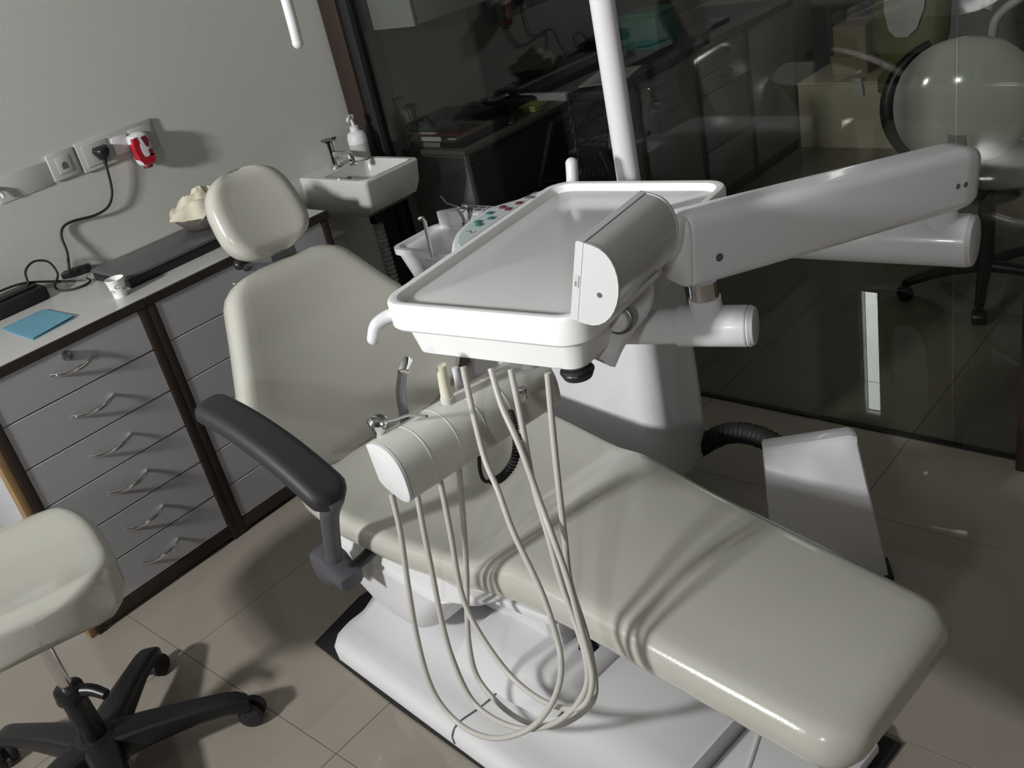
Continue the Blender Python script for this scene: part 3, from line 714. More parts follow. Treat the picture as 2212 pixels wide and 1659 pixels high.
# joint, tube A, spring arm
A0 = pz(1385, 706, .868); A1 = pz(1618, 704, .868); At = pz(1530, 704, .868)
Ain = pz(1300, 706, .868)
ad = (A1-A0).normalized()
tA = part('support_tube', MB().cyl(Ain, A1, .033, .033, 28), 'white', it)
sA = At-ad*.055; eA = A1-ad*.0
subpart('tee_sleeve', MB().cyl(sA, eA, .0375, .0375, 28, .004).lathe([(.015, .034), (.034, .031), (.045, .0290), (.057, .0285), (.058, .024)], At, seg=24), 'white', tA, ang=50)
subpart('end_cap', MB().cyl(eA, eA+ad*.012, .0375, .034, 28, .003), 'white_matt', tA)
subpart('riser', MB().cyl(At+Vector((0, 0, .05)), At+Vector((0, 0, .090)), .0255, .0255, 24), 'chrome', tA)
part('table_mount', MB().cyl(Ain, Vector((Ain.x, Ain.y, ZTR-.115)), .035, .045, 20), 'white', it)
N0 = pd(1468, 538, 1.73); N1_ = pd(2088, 372, 2.16)
sd_ = (N1_-N0); sL = sd_.length; sd_.normalize()
side = sd_.cross(Vector((0, 0, 1))).normalized(); upv = side.cross(sd_).normalized()
rings = []
for x, k in ((-.004, .86), (0, .94), (.006, 1.0), (sL*.5, .98), (sL-.05, .96), (sL-.025, .93), (sL-.008, .82), (sL, .62)):
    rings.append([N0+sd_*x+side*t+upv*z for t, z in rr_ring(.045*min(1, k+.02), .128*k, .040, 4, 6)])
sa = part('spring_arm', MB().loft(rings), 'white', it, ang=50)
subpart('end_plate', MB().loft([[N0+sd_*x+side*t+upv*z for t, z in rr_ring(.043*k, .124*k, .040, 4, 6)] for x, k in ((-.0045, 1.0), (-.010, .97), (-.012, .9))]), 'white_matt', sa, ang=50)
nsg = side if side.dot(CAM-N0) > 0 else -side
def armpt(px, py):      # point on the visible side face
    d = ray(px, py); p0 = N0+nsg*.0445; t = (p0-CAM).dot(nsg)/d.dot(nsg); return CAM+d*t
for pxp, r_ in (((1554, 556), .0085), ((2069, 403), .006), ((2086, 399), .006)):
    p = armpt(*pxp); subpart('screw', MB().cyl(p-nsg*.002, p+nsg*.0008, r_, r_*.9, 16), 'ink', sa)
# curved yoke between table and tube A
yk = [pd(1372, 592, 1.74), pd(1387, 625, 1.735), pd(1378, 662, 1.72), pd(1345, 700, 1.70), pd(1318, 740, 1.69), pd(1300, 775, 1.70)]
yk = spline(yk, 5); rings = []
for i, p in enumerate(yk):
    t = (yk[min(i+1, len(yk)-1)]-yk[max(i-1, 0)]).normalized(); n = t.cross(FW).normalized(); b = t.cross(n)
    w = .017+.010*i/len(yk)
    rings.append([p+n*a*w+b*q*.016 for a, q in ((-1, -.6), (-.7, -1), (.7, -1), (1, -.6), (1, .6), (.7, 1), (-.7, 1), (-1, .6))])
yo = part('yoke', MB().loft(rings), 'white', it, ang=40)
kc = pd(1338, 690, 1.675); kd = (kc-pd(1356, 676, 1.74)).normalized()
subpart('clamp_ring', MB().cyl(kc-kd*.006, kc+kd*.008, .026, .026, 20, .003), 'steel', yo)
subpart('clamp_knob', MB().cyl(kc+kd*.004, kc+kd*.022, .021, .019, 20, .004), 'white_matt', yo)

# film viewer clamped to the right side of the table
vw = empty('film_viewer', tw(.43, .12, ZTR-.01), label='white film viewer box standing on the right edge of the instrument table', cat='film viewer')
vb = .012; VL = .215
lean = math.radians(15)
vo = tw(.404, vb, ZTR-.004); vx = tu*math.cos(lean)-Vector((0, 0, 1))*math.sin(lean); vz = Vector((0, 0, 1))*math.cos(lean)+tu*math.sin(lean)
VH = .138
def vring(o, y): return [vo+vx*a+vz*b+tv*y for a, b in o]
fr_o = [(p[0], p[1]) for p in [(0, .003), (.003, 0), (.013, 0), (.013, VH), (.003, VH), (0, VH-.003)]]
part('front_frame', MB().loft([vring(fr_o, 0), vring(fr_o, VL)]), 'white_matt', vw, ang=30)
part('light_panel', MB().loft([[vo+vx*a+vz*b+tv*y for a, b in ((-.0012, .012), (-.0012, VH-.012), (.001, VH-.012), (.001, .012))] for y in (.014, VL-.014)]), 'tray_mat', vw, flat=True)
D = [(.0145, 0)]+[(.027+.052*math.sin(PI*k/14)**.9, VH/2-VH/2*math.cos(PI*k/14)) for k in range(0, 15)]+[(.0145, VH)]
Dk = [(.0145+(a-.0145)*.985, VH/2+(b-VH/2)*.985) for a, b in D]
part('housing', MB().loft([vring(Dk, .004), vring(Dk, VL-.004)]), 'tray_mat', vw, ang=35)
part('end_cover', MB().loft([vring(D, -.001), vring(D, .0045)]), 'white_matt', vw, ang=35)
part('end_cover', MB().loft([vring(D, VL-.0045), vring(D, VL+.001)]), 'white_matt', vw, ang=35)
part('screw_hole', MB().loft([[vo+vx*(.048+.0045*math.cos(q))+vz*(VH*.43+.0045*math.sin(q))+tv*y for q in [2*PI*j/14 for j in range(14)]] for y in (-.0016, .001)]), 'ink', vw)
part('switch', MB().loft([vring([(.003, .060), (.0105, .060), (.0105, .080), (.003, .080)], y) for y in (-.0015, .002)]), 'paper', vw)
part('switch_key', MB().loft([vring([(.0045, .062), (.007, .062), (.007, .070), (.0045, .070)], y) for y in (-.0022, .001)]), 'ink_grey', vw)

# ------------------------------------------------------------------ instruments in the holder, each with its hose
def hose(trace, y0, ymid, y1, r=.0056):
    n = len(trace); kb_ = max(range(n), key=lambda i: trace[i][1]); pts = []
    for i, (x, y) in enumerate(trace):
        if i <= kb_: Y = y0+(ymid-y0)*(i/kb_)
        else:
            t = (i-kb_)/(n-1-kb_); Y = ymid+(y1-ymid)*t**1.4
        pts.append(py_(x, y, Y))
    return MB().tube(pts, r, 10, 5)
H1 = [(846, 1066), (865, 1150), (881, 1261), (900, 1372), (925, 1466), (954, 1523), (998, 1568), (1046, 1591), (1093, 1593), (1144, 1574), (1182, 1536), (1207, 1482), (1212, 1428), (1201, 1372), (1169, 1277), (1109, 1150), (1076, 1060), (1048, 994), (1024, 902), (1000, 792)]
H2 = [(897, 1046), (916, 1150), (935, 1245), (954, 1340), (976, 1419), (1014, 1504), (1061, 1549), (1125, 1574), (1188, 1566), (1240, 1530), (1268, 1479), (1265, 1419), (1245, 1352), (1213, 1261), (1184, 1157), (1151, 1043), (1127, 913), (1103, 798)]
H3 = [(945, 1010), (973, 1150), (992, 1261), (1014, 1327), (1055, 1397), (1109, 1466), (1172, 1514), (1235, 1532), (1268, 1515), (1280, 1470), (1272, 1419), (1252, 1345), (1226, 1250), (1194, 1160), (1168, 1089), (1124, 967), (1084, 877), (1060, 796)]
H4 = [(988, 970), (1003, 1150), (1008, 1245), (1009, 1327), (1014, 1397), (1030, 1460), (1071, 1514), (1125, 1555), (1190, 1570), (1240, 1552), (1280, 1515), (1285, 1466), (1266, 1371), (1232, 1261), (1220, 1165), (1208, 1062), (1195, 940), (1183, 806)]
# air / water syringe
b0 = bpt(.032, -.050, .03)
i1 = empty('air_water_syringe', b0, label='chrome three way syringe with bent nozzle at the end of the holder bar', cat='syringe')
bt_ = py_(828, 965, b0.y+.005); h0 = py_(821, 945, b0.y+.005); h1 = py_(818, 916, b0.y+.005)
part('sleeve', MB().cyl(bpt(.032, -.050, -.005), h0, .008, .009, 14), 'bar_white', i1)
part('body', MB().lathe([(0, .009), (.014, .011), (.030, .017), (.038, .0175), (.044, .012), (.045, 0)], h0, (h1-h0), 18), 'chrome', i1)
part('button', MB().cyl(h1+Vector((-.012, -.006, -.002)), h1+Vector((-.012, -.010, .010)), .006, .005, 12).cyl(h1+Vector((.004, 0, .002)), h1+Vector((.016, .003, .002)), .011, .010, 14), 'steel', i1)
part('nozzle', MB().tube([py_(832, 911, b0.y), py_(862, 903, b0.y), py_(889, 895, b0.y), py_(922, 899, b0.y-.005)], .0026, 8, 1), 'chrome', i1)
part('hose', hose(H1, .83, .80, .985), 'hose', i1)
# turbine handpiece
b1 = bpt(.094, -.050, .03)
i2 = empty('turbine_handpiece', b1, label='dark steel turbine handpiece with round head, second in the holder bar', cat='handpiece')
yh = b1.y+.005
pth = [py_(880, 935, yh), py_(874, 900, yh), py_(866, 850, yh), py_(869, 810, yh), py_(873, 795, yh)]
part('handle', MB().tube(pth, lambda t: .0105-.003*t if t > .05 else .009, 14, 6), 'steel', i2)
hd = py_(874, 790, yh)
part('head', MB().cyl(hd+Vector((.006, -.012, -.006)), hd+Vector((-.004, .012, .006)), .0105, .0105, 18, .003), 'chrome', i2)
part('hose', hose(H2, .87, .815, .995), 'hose', i2)
# suction tip, cream
b2 = bpt(.156, -.048, .03)
i3 = empty('suction_handpiece', b2, label='cream suction tip standing third in the holder bar', cat='handpiece')
part('tip', MB().tube([py_(967, 862, b2.y), py_(960, 830, b2.y), py_(953, 788, b2.y)], lambda t: .0115-.0025*t, 14, 4), 'cream', i3)
part('collar', MB().cyl(py_(968, 868, b2.y), py_(966, 855, b2.y), .0135, .013, 14, .002), 'bar_white', i3)
part('hose', hose(H3, .915, .835, .99), 'hose', i3)
b3 = bpt(.218, -.046, .03)
i4 = empty('scaler_handpiece', b3, label='pale scaler handpiece furthest along the holder bar, under the table', cat='handpiece')
part('handle', MB().cyl(bpt(.218, -.048, -.01), bpt(.218, -.048, .085), .010, .007, 14, .002), 'white_matt', i4)
part('hose', hose(H4, .955, .85, 1.0), 'hose', i4)
# little chrome hook and coiled black cord
lmp = empty('curing_light_cord', py_(1120, 890, 1.10), label='black coiled cord hanging below the holder bar', cat='cord')
cp_ = [py_(1103, 885, 1.02), py_(1112, 920, 1.02), py_(1117, 960, 1.01), py_(1108, 1000, 1.0), py_(1085, 1030, .99), py_(1062, 1041, .98)]
cs = spline(cp_, 40); coil = []
for i, p in enumerate(cs):
    a = i*.9
    t = (cs[min(i+1, len(cs)-1)]-cs[max(i-1, 0)]).normalized(); n = t.cross(Vector((.3, 1, .1))).normalized(); b = t.cross(n)
    rr_ = .0065 if i > 55 else .003
    coil.append(p+(n*math.cos(a)+b*math.sin(a))*rr_)
part('coil', MB().tube(coil, .0026, 6), 'rubber', lmp)
part('lead', MB().tube([py_(1066, 1040, .98), py_(1046, 1038, .98), py_(1037, 1015, .98), py_(1034, 975, .99), py_(1030, 925, 1.0)], .0036, 8, 6), 'rubber', lmp)
part('hook', MB().cyl(py_(1126, 838, 1.04), py_(1130, 862, 1.04), .009, .008, 14, .002), 'chrome', lmp)

# ================================================================== OPERATING LIGHT (only its handle hangs into view)
lc = px_(645, 105, -1.88)
ol = empty('operating_light', lc, label='white operating light whose round handle hangs in from the top edge', cat='lamp')
part('handle', MB().tube([lc+Vector((0, .002, .012)), lc+Vector((.0, .004, .05)), lc+Vector((-.004, .008, .11)), lc+Vector((-.012, .012, .20))], lambda t: .0125-.001*abs(t-.5), 14, 5).ball(lc+Vector((0, .002, .012)), .0128), 'white_matt', ol, ang=60)
hc = lc+Vector((-.05, .06, .27))
part('head', MB().lathe([(-.05, .02), (-.045, .10), (-.02, .13), (.02, .12), (.06, .06), (.07, 0)], hc, seg=28), 'white', ol)
part('arm', MB().tube([hc+Vector((0, 0, .05)), hc+Vector((.02, .03, .14)), Vector((-1.7, 1.65, 1.96)), Vector((PX-.04, PY-.02, 2.03)), Vector((PX, PY, 2.03))], .018, 12, 6), 'white', ol)

# ================================================================== FLOOR BOX
fb = empty('floor_box', (-.87, 1.74, 0), label='grey white upright junction box on the floor beyond the foot rest', cat='junction box')
fe = Vector((.833, .554, 0)); fn = Vector((-.554, .833, 0)); fo_ = Vector((-.956, 1.622, 0))
f0 = [(0, .0125), (0, .395), (.004, .402), (.19, .412), (.204, .406), (.262, .0125)]
rings = []
for y, k in ((0, .965), (.003, .988), (.010, 1.0), (.045, 1.0), (.056, .985), (.06, .95)):
    rings.append([fo_+fe*(.12+(a-.12)*k)+fn*y+Vector((0, 0, .0125+(b-.0125)*k)) for a, b in f0])
part('cover', MB().loft(rings), 'white', fb, ang=32)
part('skirt', MB().loft([[fo_+fe*a+fn*b+Vector((0, 0, z)) for a, b in ((-.006, -.006), (.272, -.006), (.272, .066), (-.006, .066))] for z in (.0005, .0122)]), 'black_matt', fb)

# ================================================================== DOCTOR'S STOOL
SC = Vector((-1.985, .365, 0))
st = empty('stool', SC, label='cream padded stool with black five star caster base, bottom left', cat='stool')
rings = []
for i in range(25):
    l = -math.cos(PI*i/24); k = (1-abs(l)**3.2)**(1/3.2) if abs(l) < 1 else 0
    w = max(.006, .200*k); h = .105*(.2+.8*min(1, (1-abs(l))*5)**.5)
    rg = []
    for t, z in rr_ring(w, h, .034):
        u = t/w; zz = z
        if z > 0: zz += .030*abs(l)**2.5*(1 if l < 0 else 1.0)-.012*(1-u*u)*(1-l*l)
        rg.append((l*.225, t, zz))
    rings.append(rg)
Ms = T(-2.08, .395, .50) @ Matrix.Rotation(math.radians(-14), 4, 'Z') @ Matrix.Rotation(math.radians(-3), 4, 'X')
mbs = MB().loft([[Ms @ Vector(p) for p in r] for r in rings])
part('seat', mbs, 'vinyl', st, ang=60)
part('seat_plate', MB().box((-.11, -.11, -.068), (.11, .11, -.046), .006, 2, Ms), 'black', st)
part('gas_lift', MB().cyl((SC.x, SC.y, .27), (SC.x, SC.y, .43), .0145, .0145, 20), 'chrome', st)
part('lift_sleeve', MB().cyl((SC.x, SC.y, .07), (SC.x, SC.y, .28), .030, .026, 20, .003), 'black', st)
part('height_lever', MB().tube([SC+Vector((0, 0, .272)), SC+Vector((.04, .03, .272)), SC+Vector((.075, .045, .262))], lambda t: .016-.004*t, 10, 4).cyl(SC+Vector((0, 0, .255)), SC+Vector((0, 0, .288)), .034, .032, 18, .004), 'black', st)
part('hub', MB().cyl((SC.x, SC.y, .058), (SC.x, SC.y, .140), .06, .045, 20, .006), 'black', st)
for k in range(5):
    a = math.radians(58+72*k)
    d = Vector((math.cos(a), math.sin(a), 0)); n = Vector((-d.y, d.x, 0)); R_ = .315
    rings = []
    for x, z, w, h in ((.02, .100, .040, .075), (.12, .102, .033, .058), (.22, .097, .027, .044), (R_-.03, .088, .026, .040), (R_, .078, .027, .038), (R_+.020, .070, .018, .028)):
        rings.append([SC+d*x+n*t+Vector((0, 0, z+q)) for t, q in rr_ring(w, h, .012, 3, 3)])
    lg = part('leg', MB().loft(rings), 'black', st, ang=50)
    cc_ = SC+d*(R_+.002)+n*.012
    ax = (d*.35+n*.94).normalized()
    cz_ = Vector((cc_.x, cc_.y, .030)) + d*.014
    subpart('caster', MB().cyl(cz_-ax*.026, cz_-ax*.006, .0295, .0295, 20, .006).cyl(cz_+ax*.006, cz_+ax*.026, .0295, .0295, 20, .006).cyl(cz_-ax*.008, cz_+ax*.008, .016, .016, 12).cyl((cc_.x-n.x*.012, cc_.y-n.y*.012, .035), (cc_.x-n.x*.012, cc_.y-n.y*.012, .075), .011, .011, 12), 'rubber', lg)

# ================================================================== THE ROOM BEYOND THE GLASS
# desk
dk = empty('desk', (-2.82, 2.88, 0), label='desk with white end panel and dark front behind the glass', cat='desk')
part('end_panel', MB().box((-2.995, 2.545, 0), (-2.655, 2.570, .735), .002), 'laminate', dk)
part('front_panel', MB().box((-2.675, 2.571, 0), (-2.655, 3.195, .735), .002), 'desk_dark', dk)
part('end_panel', MB().box((-2.995, 3.196, 0), (-2.655, 3.221, .79), .002), 'laminate', dk)
part('desk_top', MB().box((-2.997, 2.54, .7355), (-2.645, 3.1955, .757), .002), 'desk_top', dk)
ZK = .758
def abox(name, px, py, X, sx, sy, sz, m, label, cat, rz=0, z=ZK, bev=.003):
    p = pz(px, py, z); e = empty(name, (p.x, p.y, z), label=label, cat=cat)
    part('body', MB().box((-sx/2, -sy/2, 0), (sx/2, sy/2, sz), bev, 2, T(p.x, p.y, z) @ Matrix.Rotation(rz, 4, 'Z')), m, e)
    return e, p
bx = Vector((-2.83, 2.665, ZK))
fbx_ = empty('file_box', bx, label='dark flat file box with red lid edge at the near end of the desk', cat='file box')
part('tray', MB().box((bx.x-.14, bx.y-.095, ZK), (bx.x+.145, bx.y+.115, ZK+.024), .002), 'black', fbx_)
part('spine_label', MB().box((bx.x-.115, bx.y-.0962, ZK+.003), (bx.x+.03, bx.y-.0945, ZK+.022)), 'ink_grey', fbx_, flat=True)
part('box', MB().box((bx.x-.143, bx.y-.097, ZK+.0245), (bx.x+.15, bx.y+.113, ZK+.05), .002), 'black_matt', fbx_)
part('box_label', MB().box((bx.x-.07, bx.y-.0982, ZK+.028), (bx.x+.045, bx.y-.0965, ZK+.045)), 'paper', fbx_, flat=True)
wt_ = MB()
for j in range(5): wt_.box((bx.x+.082+.009*j, bx.y-.0982, ZK+.034), (bx.x+.088+.009*j, bx.y-.0965, ZK+.041))
part('white_lettering', wt_, 'paper', fbx_, flat=True)
part('red_lid', MB().box((bx.x-.143, bx.y-.099, ZK+.0505), (bx.x+.15, bx.y+.113, ZK+.056), .001), 'dark_red', fbx_)
part('paper_stack', MB().box((bx.x-.143, bx.y-.100, ZK+.0565), (bx.x+.02, bx.y+.110, ZK+.0605), .001), 'paper', fbx_)
tr = empty('document_tray', (bx.x, bx.y+.02, ZK+.061), label='black open document tray on top of the red edged file box', cat='tray')
tz = ZK+.061
part('base', MB().box((bx.x-.14, bx.y-.09, tz), (bx.x+.14, bx.y+.14, tz+.004)), 'black_matt', tr)
for lo, hi in (((-.14, -.09), (-.132, .14)), ((.132, -.09), (.14, .14)), ((-.131, .132), (.131, .14)), ((-.131, -.09), (.131, -.084))):
    part('rim', MB().box((bx.x+lo[0], bx.y+lo[1], tz+.0042), (bx.x+hi[0], bx.y+hi[1], tz+.034), .002), 'black_matt', tr)
# spiral bound book leaning, telephone lump, yellow block, stapler, white tray frame
sb = Vector((-2.90, 2.875, ZK+.017))
bk = empty('spiral_book', sb, label='open spiral bound book with pale pages on the desk', cat='book')
part('pages', MB().box((-.05, -.075, 0), (.05, .075, .012), .002, 2, T(*sb) @ Matrix.Rotation(.25, 4, 'Z') @ Matrix.Rotation(.22, 4, 'Y')), 'paper', bk)
co = MB()
for j in range(14):
    c = T(*sb) @ Matrix.Rotation(.25, 4, 'Z') @ Matrix.Rotation(.22, 4, 'Y') @ Vector((-.05, -.07+.0105*j, .008))
    co.tube([c+Vector((.009*math.cos(q), 0, .009*math.sin(q))) for q in [2*PI*k/8 for k in range(9)]], .0011, 4)
part('spiral', co, 'ink_grey', bk)
ph = Vector((-2.88, 3.085, ZK))
tl = empty('telephone', ph, label='black desk telephone with handset among the desk clutter', cat='telephone')
part('base', MB().loft([rrect(ph.x-.075+a, ph.x+.075-a, ph.y-.085+a, ph.y+.085-a, .012, ph.z+z, 4) for z, a in ((0, .004), (.01, 0), (.03, .004), (.04, .02))]), 'black', tl)
part('handset', MB().tube([ph+Vector((-.04, -.09, .055)), ph+Vector((-.04, -.05, .075)), ph+Vector((-.04, .05, .075)), ph+Vector((-.04, .09, .055))], lambda t: .016+.014*abs(2*t-1)**3, 10, 4), 'black', tl)
yb = Vector((-2.74, 3.08, ZK))
ye = empty('sticky_note_block', yb, label='yellow note block on the far part of the desk', cat='note block')
part('pad', MB().box((yb.x-.045, yb.y-.045, ZK), (yb.x+.045, yb.y+.045, ZK+.020), .001), 'yellow', ye)
part('band', MB().box((yb.x-.0455, yb.y-.0455, ZK+.010), (yb.x+.0455, yb.y+.0455, ZK+.0125)), 'ink', ye, flat=True)
part('top_sheet', MB().box((yb.x-.043, yb.y-.044, ZK+.0202), (yb.x+.045, yb.y+.043, ZK+.0215)), 'yellow', ye)
sg = Vector((-2.72, 2.93, ZK))
sl_ = empty('stapler', sg, label='black stapler lying near the front edge of the desk', cat='stapler')
Mg = T(*sg) @ Matrix.Rotation(.5, 4, 'Z')
part('base', MB().box((-.018, -.075, 0), (.018, .075, .010), .003, 2, Mg), 'black', sl_)
part('arm', MB().loft([[Mg @ Vector((x*(.015), y, z)) for x, z in ((-1, .011), (1, .011), (1, h), (-1, h))] for y, h in ((-.07, .024), (0, .030), (.05, .028), (.078, .018))]), 'black_matt', sl_)
# low cabinets further along the same wall
XB = -2.475
def low_cab(y0, y1, kind, label):
    c = empty('low_cabinet', ((XL+XB)/2, (y0+y1)/2, 0), label=label, cat='cabinet', group='low cabinets behind the glass')
    part('carcass', MB().box((XL+.005, y0+.002, .05), (XB-.02, y1-.002, .745)), 'gap', c, flat=True)
    part('stile', MB().box((XB-.0195, y0, .0), (XB+.004, y0+.030, .75), .001), 'desk_dark', c)
    part('plinth', MB().box((XL+.005, y0+.0305, 0), (XB-.002, y1, .05), .001), 'desk_dark', c)
    a, b_ = y0+.032, y1-.002
    if kind == 'door':
        d = part('door', MB().box((XB-.019, a, .053), (XB, b_, .745), .002), 'cab2', c)
        subpart('handle', MB().tube([Vector((XB, a+.035, .72)), Vector((XB+.025, a+.04, .71)), Vector((XB+.028, a+.05, .68)), Vector((XB+.025, a+.058, .66)), Vector((XB, a+.06, .65))], .004, 8, 4), 'chrome', d)
        subpart('lock', MB().cyl((XB, a+.02, .525), (XB+.008, a+.02, .525), .012, .011, 14), 'black', d)
    elif kind == 'plain':
        part('door', MB().box((XB-.019, a, .053), (XB, b_, .745), .002), 'cab2', c)
    else:
        zz = [.745, .612, .545+.0, .278, .053] if kind == 'x' else [.745, .63, .545, .278, .053]
        for z1, z0 in zip(zz, zz[1:]):
            d = part('drawer', MB().box((XB-.019, a, z0+.002), (XB, b_, z1-.002), .002), 'cab2', c)
            subpart('handle', MB().tube([Vector((XB, (a+b_)/2-.06, (z0+z1)/2+.02)), Vector((XB+.02, (a+b_)/2-.04, (z0+z1)/2+.01)), Vector((XB+.02, (a+b_)/2+.04, (z0+z1)/2+.01)), Vector((XB, (a+b_)/2+.06, (z0+z1)/2+.02))], .004, 8, 4), 'steel', d)
    return c
low_cab(3.226, 3.435, 'plain', 'narrow plain low cabinet behind the white pole, beyond the glass')
low_cab(3.437, 3.912, 'door', 'low cabinet with a door, handle and round lock, beyond the glass')
low_cab(3.914, 4.385, 'drawers', 'low cabinet with four drawers, beyond the glass')
low_cab(4.387, 4.878, 'plain', 'last plain low cabinet with one door next to the beige ledge')
tag(build('counter_top', MB().box((XL+.002, 3.2235, .751), (XB+.012, 4.885, .785), .002), 'desk_dark'), 'dark counter top running over the low cabinets behind the glass', 'worktop')
pp = Vector((-2.6, 3.45, .786))
tag(build('paper_sheet', MB().box((-.10, -.14, 0), (.10, .14, .003), .0005, 1, T(*pp) @ Matrix.Rotation(.3, 4, 'Z')), 'paper'), 'pale sheet of paper lying on the dark counter beyond the pole', 'paper')
gb = Vector((-2.75, 4.0, .786))
g_ = empty('storage_box', gb, label='dark green storage box on the counter at the top edge', cat='box')
part('body', MB().box((gb.x-.10, gb.y-.09, .786), (gb.x+.10, gb.y+.09, .93), .006), 'green_dark', g_)
part('lid', MB().box((gb.x-.105, gb.y-.095, .9302), (gb.x+.105, gb.y+.095, .95), .005), 'green_dark', g_)
# overhead cabinet and black wall board
oh = empty('wall_cabinet', (-2.83, 3.0, 1.235), label='white wall cabinet hanging above the desk at the top edge', cat='cabinet')
part('end_panel', MB().box((-2.998, 2.45, 1.236), (-2.655, 2.468, 1.90), .002), 'laminate', oh)
part('body', MB().box((-2.998, 2.4685, 1.236), (-2.675, 3.6, 1.90)), 'cab2', oh)
for k in range(3): part('door', MB().box((-2.6745, 2.4685+.377*k+.001, 1.238), (-2.655, 2.4685+.377*(k+1)-.001, 1.898), .002), 'cab2', oh)
wbd = empty('wall_board', (-2.99, 4.2, .80), label='glossy black board covering the wall above the counter', cat='board')
part('panel', MB().box((-2.999, 3.085, .80), (-2.992, 5.6, 1.22)), 'black', wbd, flat=True)
part('edge_strip', MB().box((-2.999, 3.070, .80), (-2.988, 3.084, 1.22), .001), 'ink', wbd)
# mesh back office chair
oc_ = Vector((-2.27, 2.86, 0))
mc = empty('office_chair', oc_, label='black office chair with perforated back at the desk behind the glass', cat='office chair')
ck = [px_(1168, 395, -2.30), px_(1192, 268, -2.30), px_(1322, 215, -2.26), px_(1318, 385, -2.24)]
def bil(u, v):
    p = (ck[0]*(1-u)+ck[3]*u)*(1-v)+(ck[1]*(1-u)+ck[2]*u)*v
    return p+Vector((-.03*(1-(2*u-1)**2), 0, 0))
lat = MB()
NU, NV = 18, 9
for i in range(NU+1): lat.tube([bil(i/NU, v/8) for v in range(9)], .0032, 6)
for j in range(NV*2+1):
    v = j/(NV*2)
    for i in range(NU):
        if (i+j) % 2 == 0 and 0 < j < NV*2:
            lat.tube([bil(i/NU, v), bil((i+1)/NU, v)], .0026, 5)
part('perforated_back', lat, 'black_matt', mc)
rim = [bil(k/10, 0) for k in range(11)]+[bil(1, k/6) for k in range(1, 7)]+[bil(1-k/10, 1) for k in range(1, 11)]+[bil(0, 1-k/6) for k in range(1, 7)]
part('back_frame', MB().tube(rim, .014, 8), 'black', mc)
sc_ = Vector((-2.42, 2.90, .44))
part('seat', MB().loft([rrect(sc_.x-.19+a, sc_.x+.19-a, sc_.y-.2+a, sc_.y+.2-a, .06, sc_.z+z, 5) for z, a in ((-.03, .03), (-.01, 0), (.02, 0), (.04, .03))]), 'black_matt', mc)
part('back_bar', MB().tube([Vector((-2.40, 2.88, .40)), Vector((-2.24, 2.87, .42)), Vector((-2.22, 2.86, .55)), Vector((-2.255, 2.86, .66))], .018, 10, 4), 'black', mc)
part('lift_post', MB().cyl((sc_.x, sc_.y, .08), (sc_.x, sc_.y, .41), .025, .025, 14), 'black', mc)
for k in range(5):
    a = 2*PI*k/5+.2; d = Vector((math.cos(a), math.sin(a), 0))
    lg = part('leg', MB().tube([sc_*1+Vector((0, 0, -.35)), Vector((sc_.x, sc_.y, .085))+d*.12, Vector((sc_.x, sc_.y, .07))+d*.215], lambda t: .02-.006*t, 8, 3), 'black', mc)
    w = Vector((sc_.x, sc_.y, .027))+d*.22; nn = Vector((-d.y, d.x, 0))
    subpart('caster', MB().cyl(w-nn*.02, w+nn*.02, .026, .026, 14, .004).cyl(w, w+Vector((0, 0, .045)), .008, .008, 8), 'rubber', lg)
# pale shell chair with round back
rc = Vector((-1.03, 3.36, 0))
rch = empty('shell_chair', rc, label='swivel chair with large round glossy pale back behind the glass', cat='chair')
cB = pd(2082, 222, 3.42); view = (CAM-cB); view.z *= .4; view.normalize()
hx = Vector((0, 0, 1)).cross(view).normalized(); hy = view.cross(hx).normalized()
rings = []
for r_, dn in ((.004, .045), (.06, .043), (.12, .034), (.17, .020), (.198, .004), (.205, -.006), (.200, -.016), (.16, -.002), (.10, .012), (.004, .020)):
    rings.append([cB+(hx*math.cos(q)+hy*math.sin(q)*(1.0+.04*math.cos(2*q)))*r_+view*dn for q in [2*PI*j/40 for j in range(40)]])
part('round_back', MB().loft(rings), 'pale', rch, ang=60)
part('back_rim', MB().tube([cB+(hx*math.cos(q)+hy*math.sin(q))*.200+hx*(-.022)-view*.03 for q in [PI*.62+PI*.9*k/16 for k in range(17)]], lambda t: .012+.014*math.sin(PI*t), 10), 'black', rch)
part('back_badge', MB().loft([[cB+hx*(a-.045)+hy*(b-.128)+view*dn for a, b in ((0, 0), (.052, 0), (.052, .05), (0, .05))] for dn in (.026, .0375)]), 'ink_grey', rch)
part('seat', MB().loft([[Vector((rc.x+.02, rc.y+.05, 0))+Vector((math.cos(q)*r_, math.sin(q)*r_, z)) for q in [2*PI*j/32 for j in range(32)]] for z, r_ in ((.415, .02), (.42, .17), (.44, .215), (.465, .21), (.475, .17), (.472, .02))]), 'pale', rch, ang=60)
part('back_bracket', MB().tube([Vector((rc.x, rc.y, .40)), Vector((rc.x+.0, rc.y-.18, .42)), Vector((cB.x, cB.y-.02, .52)), cB+Vector((0, 0, -.15))-view*.01], .020, 10, 4), 'black', rch)
part('lift_post', MB().cyl((rc.x, rc.y, .08), (rc.x, rc.y, .415), .030, .028, 16), 'black', rch)
cst = [pz(1958, 650, 0), pz(2192, 642, 0)]
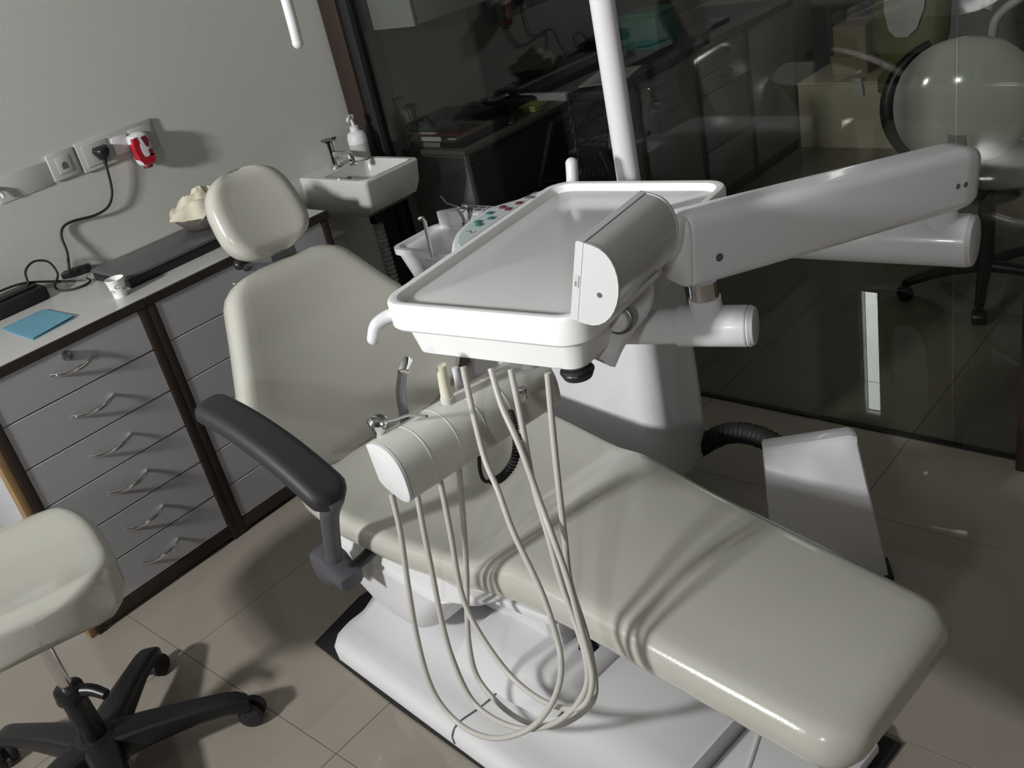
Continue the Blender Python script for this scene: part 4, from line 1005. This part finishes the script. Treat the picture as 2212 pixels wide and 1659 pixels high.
for k in range(5):
    a = math.radians(212+72*k); d = Vector((math.cos(a), math.sin(a), 0)); R_ = .265
    lg = part('leg', MB().tube([rc+Vector((0, 0, .10)), rc+d*.14+Vector((0, 0, .095)), rc+d*R_+Vector((0, 0, .07))], lambda t: .024-.008*t, 10, 4), 'black', rch)
    w = rc+d*(R_+.004)+Vector((0, 0, .028)); nn = Vector((-d.y, d.x, 0))
    subpart('caster', MB().cyl(w-nn*.022, w+nn*.022, .0275, .0275, 16, .006).cyl(w, w+Vector((0, 0, .05)), .010, .010, 8), 'black', lg)
# beige ledge, cartons, hanging cloth
lg_ = empty('ledge', (-1.2, 5.1, 0), label='low beige ledge across the far end of the room behind the glass', cat='ledge')
part('riser', MB().box((-2.47, 4.89, 0), (XR-.01, 5.38, .335), .003), 'beige', lg_)
part('top', MB().box((-2.47, 4.885, .3355), (XR-.01, 5.385, .350), .003), 'beige', lg_)
for i, (p0_, p1_, Y, lb) in enumerate((((1795, 140), (1872, 95), 5.02, 'brown carton at the bottom of a stack on the beige ledge'), ((1800, 93), (1868, 38), 5.02, 'brown carton on top of another on the beige ledge'))):
    a = py_(*p0_, Y); b_ = py_(*p1_, Y)
    z0 = .3505 if i == 0 else .4505; z1 = .45 if i == 0 else .60
    e = empty('carton', ((a.x+b_.x)/2, Y, z0), label=lb, cat='carton')
    part('box', MB().box((a.x, Y-.0, z0), (b_.x, Y+.2, z1-.004), .002), 'carton', e)
    part('flap', MB().box((a.x-.002, Y-.002, z1-.0038), (b_.x+.002, Y+.1, z1-.0008), .0005, 1), 'carton', e)
    part('flap', MB().box((a.x-.002, Y+.102, z1-.0038), (b_.x+.002, Y+.202, z1-.0008), .0005, 1), 'carton', e)
rgc = py_(1850, 168, 4.88)
rag = build('rag', MB().loft([[rgc+Vector((x*w+.01*math.sin(i), d, z)) for x, d in ((-1, -.004), (-.3, -.012), (.3, -.006), (1, -.012), (1, 0), (-1, 0))] for i, (z, w) in enumerate(((.0, .03), (-.03, .022), (-.06, .028), (-.09, .035)))]), 'paper'); tag(rag, 'small pale rag hanging over the edge of the beige ledge', 'cloth')
# second, olive treatment chair with white arm at the right top
o2 = Vector((-1.62, 4.36, 0))
olv = empty('treatment_chair', o2, label='olive green upholstered treatment chair with pale cloth at the top edge', cat='chair')
rings = []
for i in range(25):
    l = i/24; z = .552+.62*l; e = min(l, 1-l)
    k = min(1, math.sqrt(max(.02, 1-(1-min(1, e/.22))**2)))
    rings.append([Vector((o2.x-.06+t, 4.34+.10*l+n+.03*(t/.17)**2, z)) for t, n in rr_ring(.165*k, .10*(.3+.7*k), .045)])
part('backrest', MB().loft(rings), 'olive', olv, ang=60)
part('seat', MB().loft([rrect(o2.x-.24+a, o2.x+.24-a, 4.40+a, 5.0-a*.5-.14, .08, .40+z, 6) for z, a in ((0, .03), (.02, 0), (.08, 0), (.11, .03))]), 'olive', olv, ang=50)
part('pedestal', MB().lathe([(0.0005, .20), (.02, .20), (.04, .08), (.06, .05), (.40, .05)], (o2.x, 4.62, 0), seg=24), 'black', olv)
part('headrest_cloth', MB().loft([[Vector((o2.x-.06+t, 4.278+.10*(z-.552)/.62+n+.03*(t/.17)**2, z)) for t, n in ((-.085*w, -.004), (0, -.006), (.085*w, -.004), (.085*w, .004), (-.085*w, .004))] for z, w in ((.69, .3), (.72, .7), (.80, 1.0), (1.0, 1.05), (1.15, .9))]), 'paper', olv)
wl = empty('lamp_stand', (-1.22, 4.5, 0), label='white bent tube lamp stand at the top right corner behind the glass', cat='lamp')
part('tube', MB().tube([py_(2143, 78, 4.3), py_(2150, 45, 4.3), py_(2172, 18, 4.32), py_(2215, -12, 4.34), py_(2260, -50, 4.36)], .018, 12, 6), 'white', wl)
pl0 = py_(2143, 80, 4.3)
part('post', MB().cyl((pl0.x, pl0.y, .02), pl0, .014, .016, 14), 'black', wl)
part('foot', MB().cyl((pl0.x, pl0.y, .0005), (pl0.x, pl0.y, .022), .13, .12, 28, .004), 'black', wl)
part('head', MB().tube([py_(2133, 22, 4.25), py_(2146, -4, 4.27), py_(2160, -30, 4.29), py_(2200, -45, 4.34)], .018, 12, 4), 'white', wl)
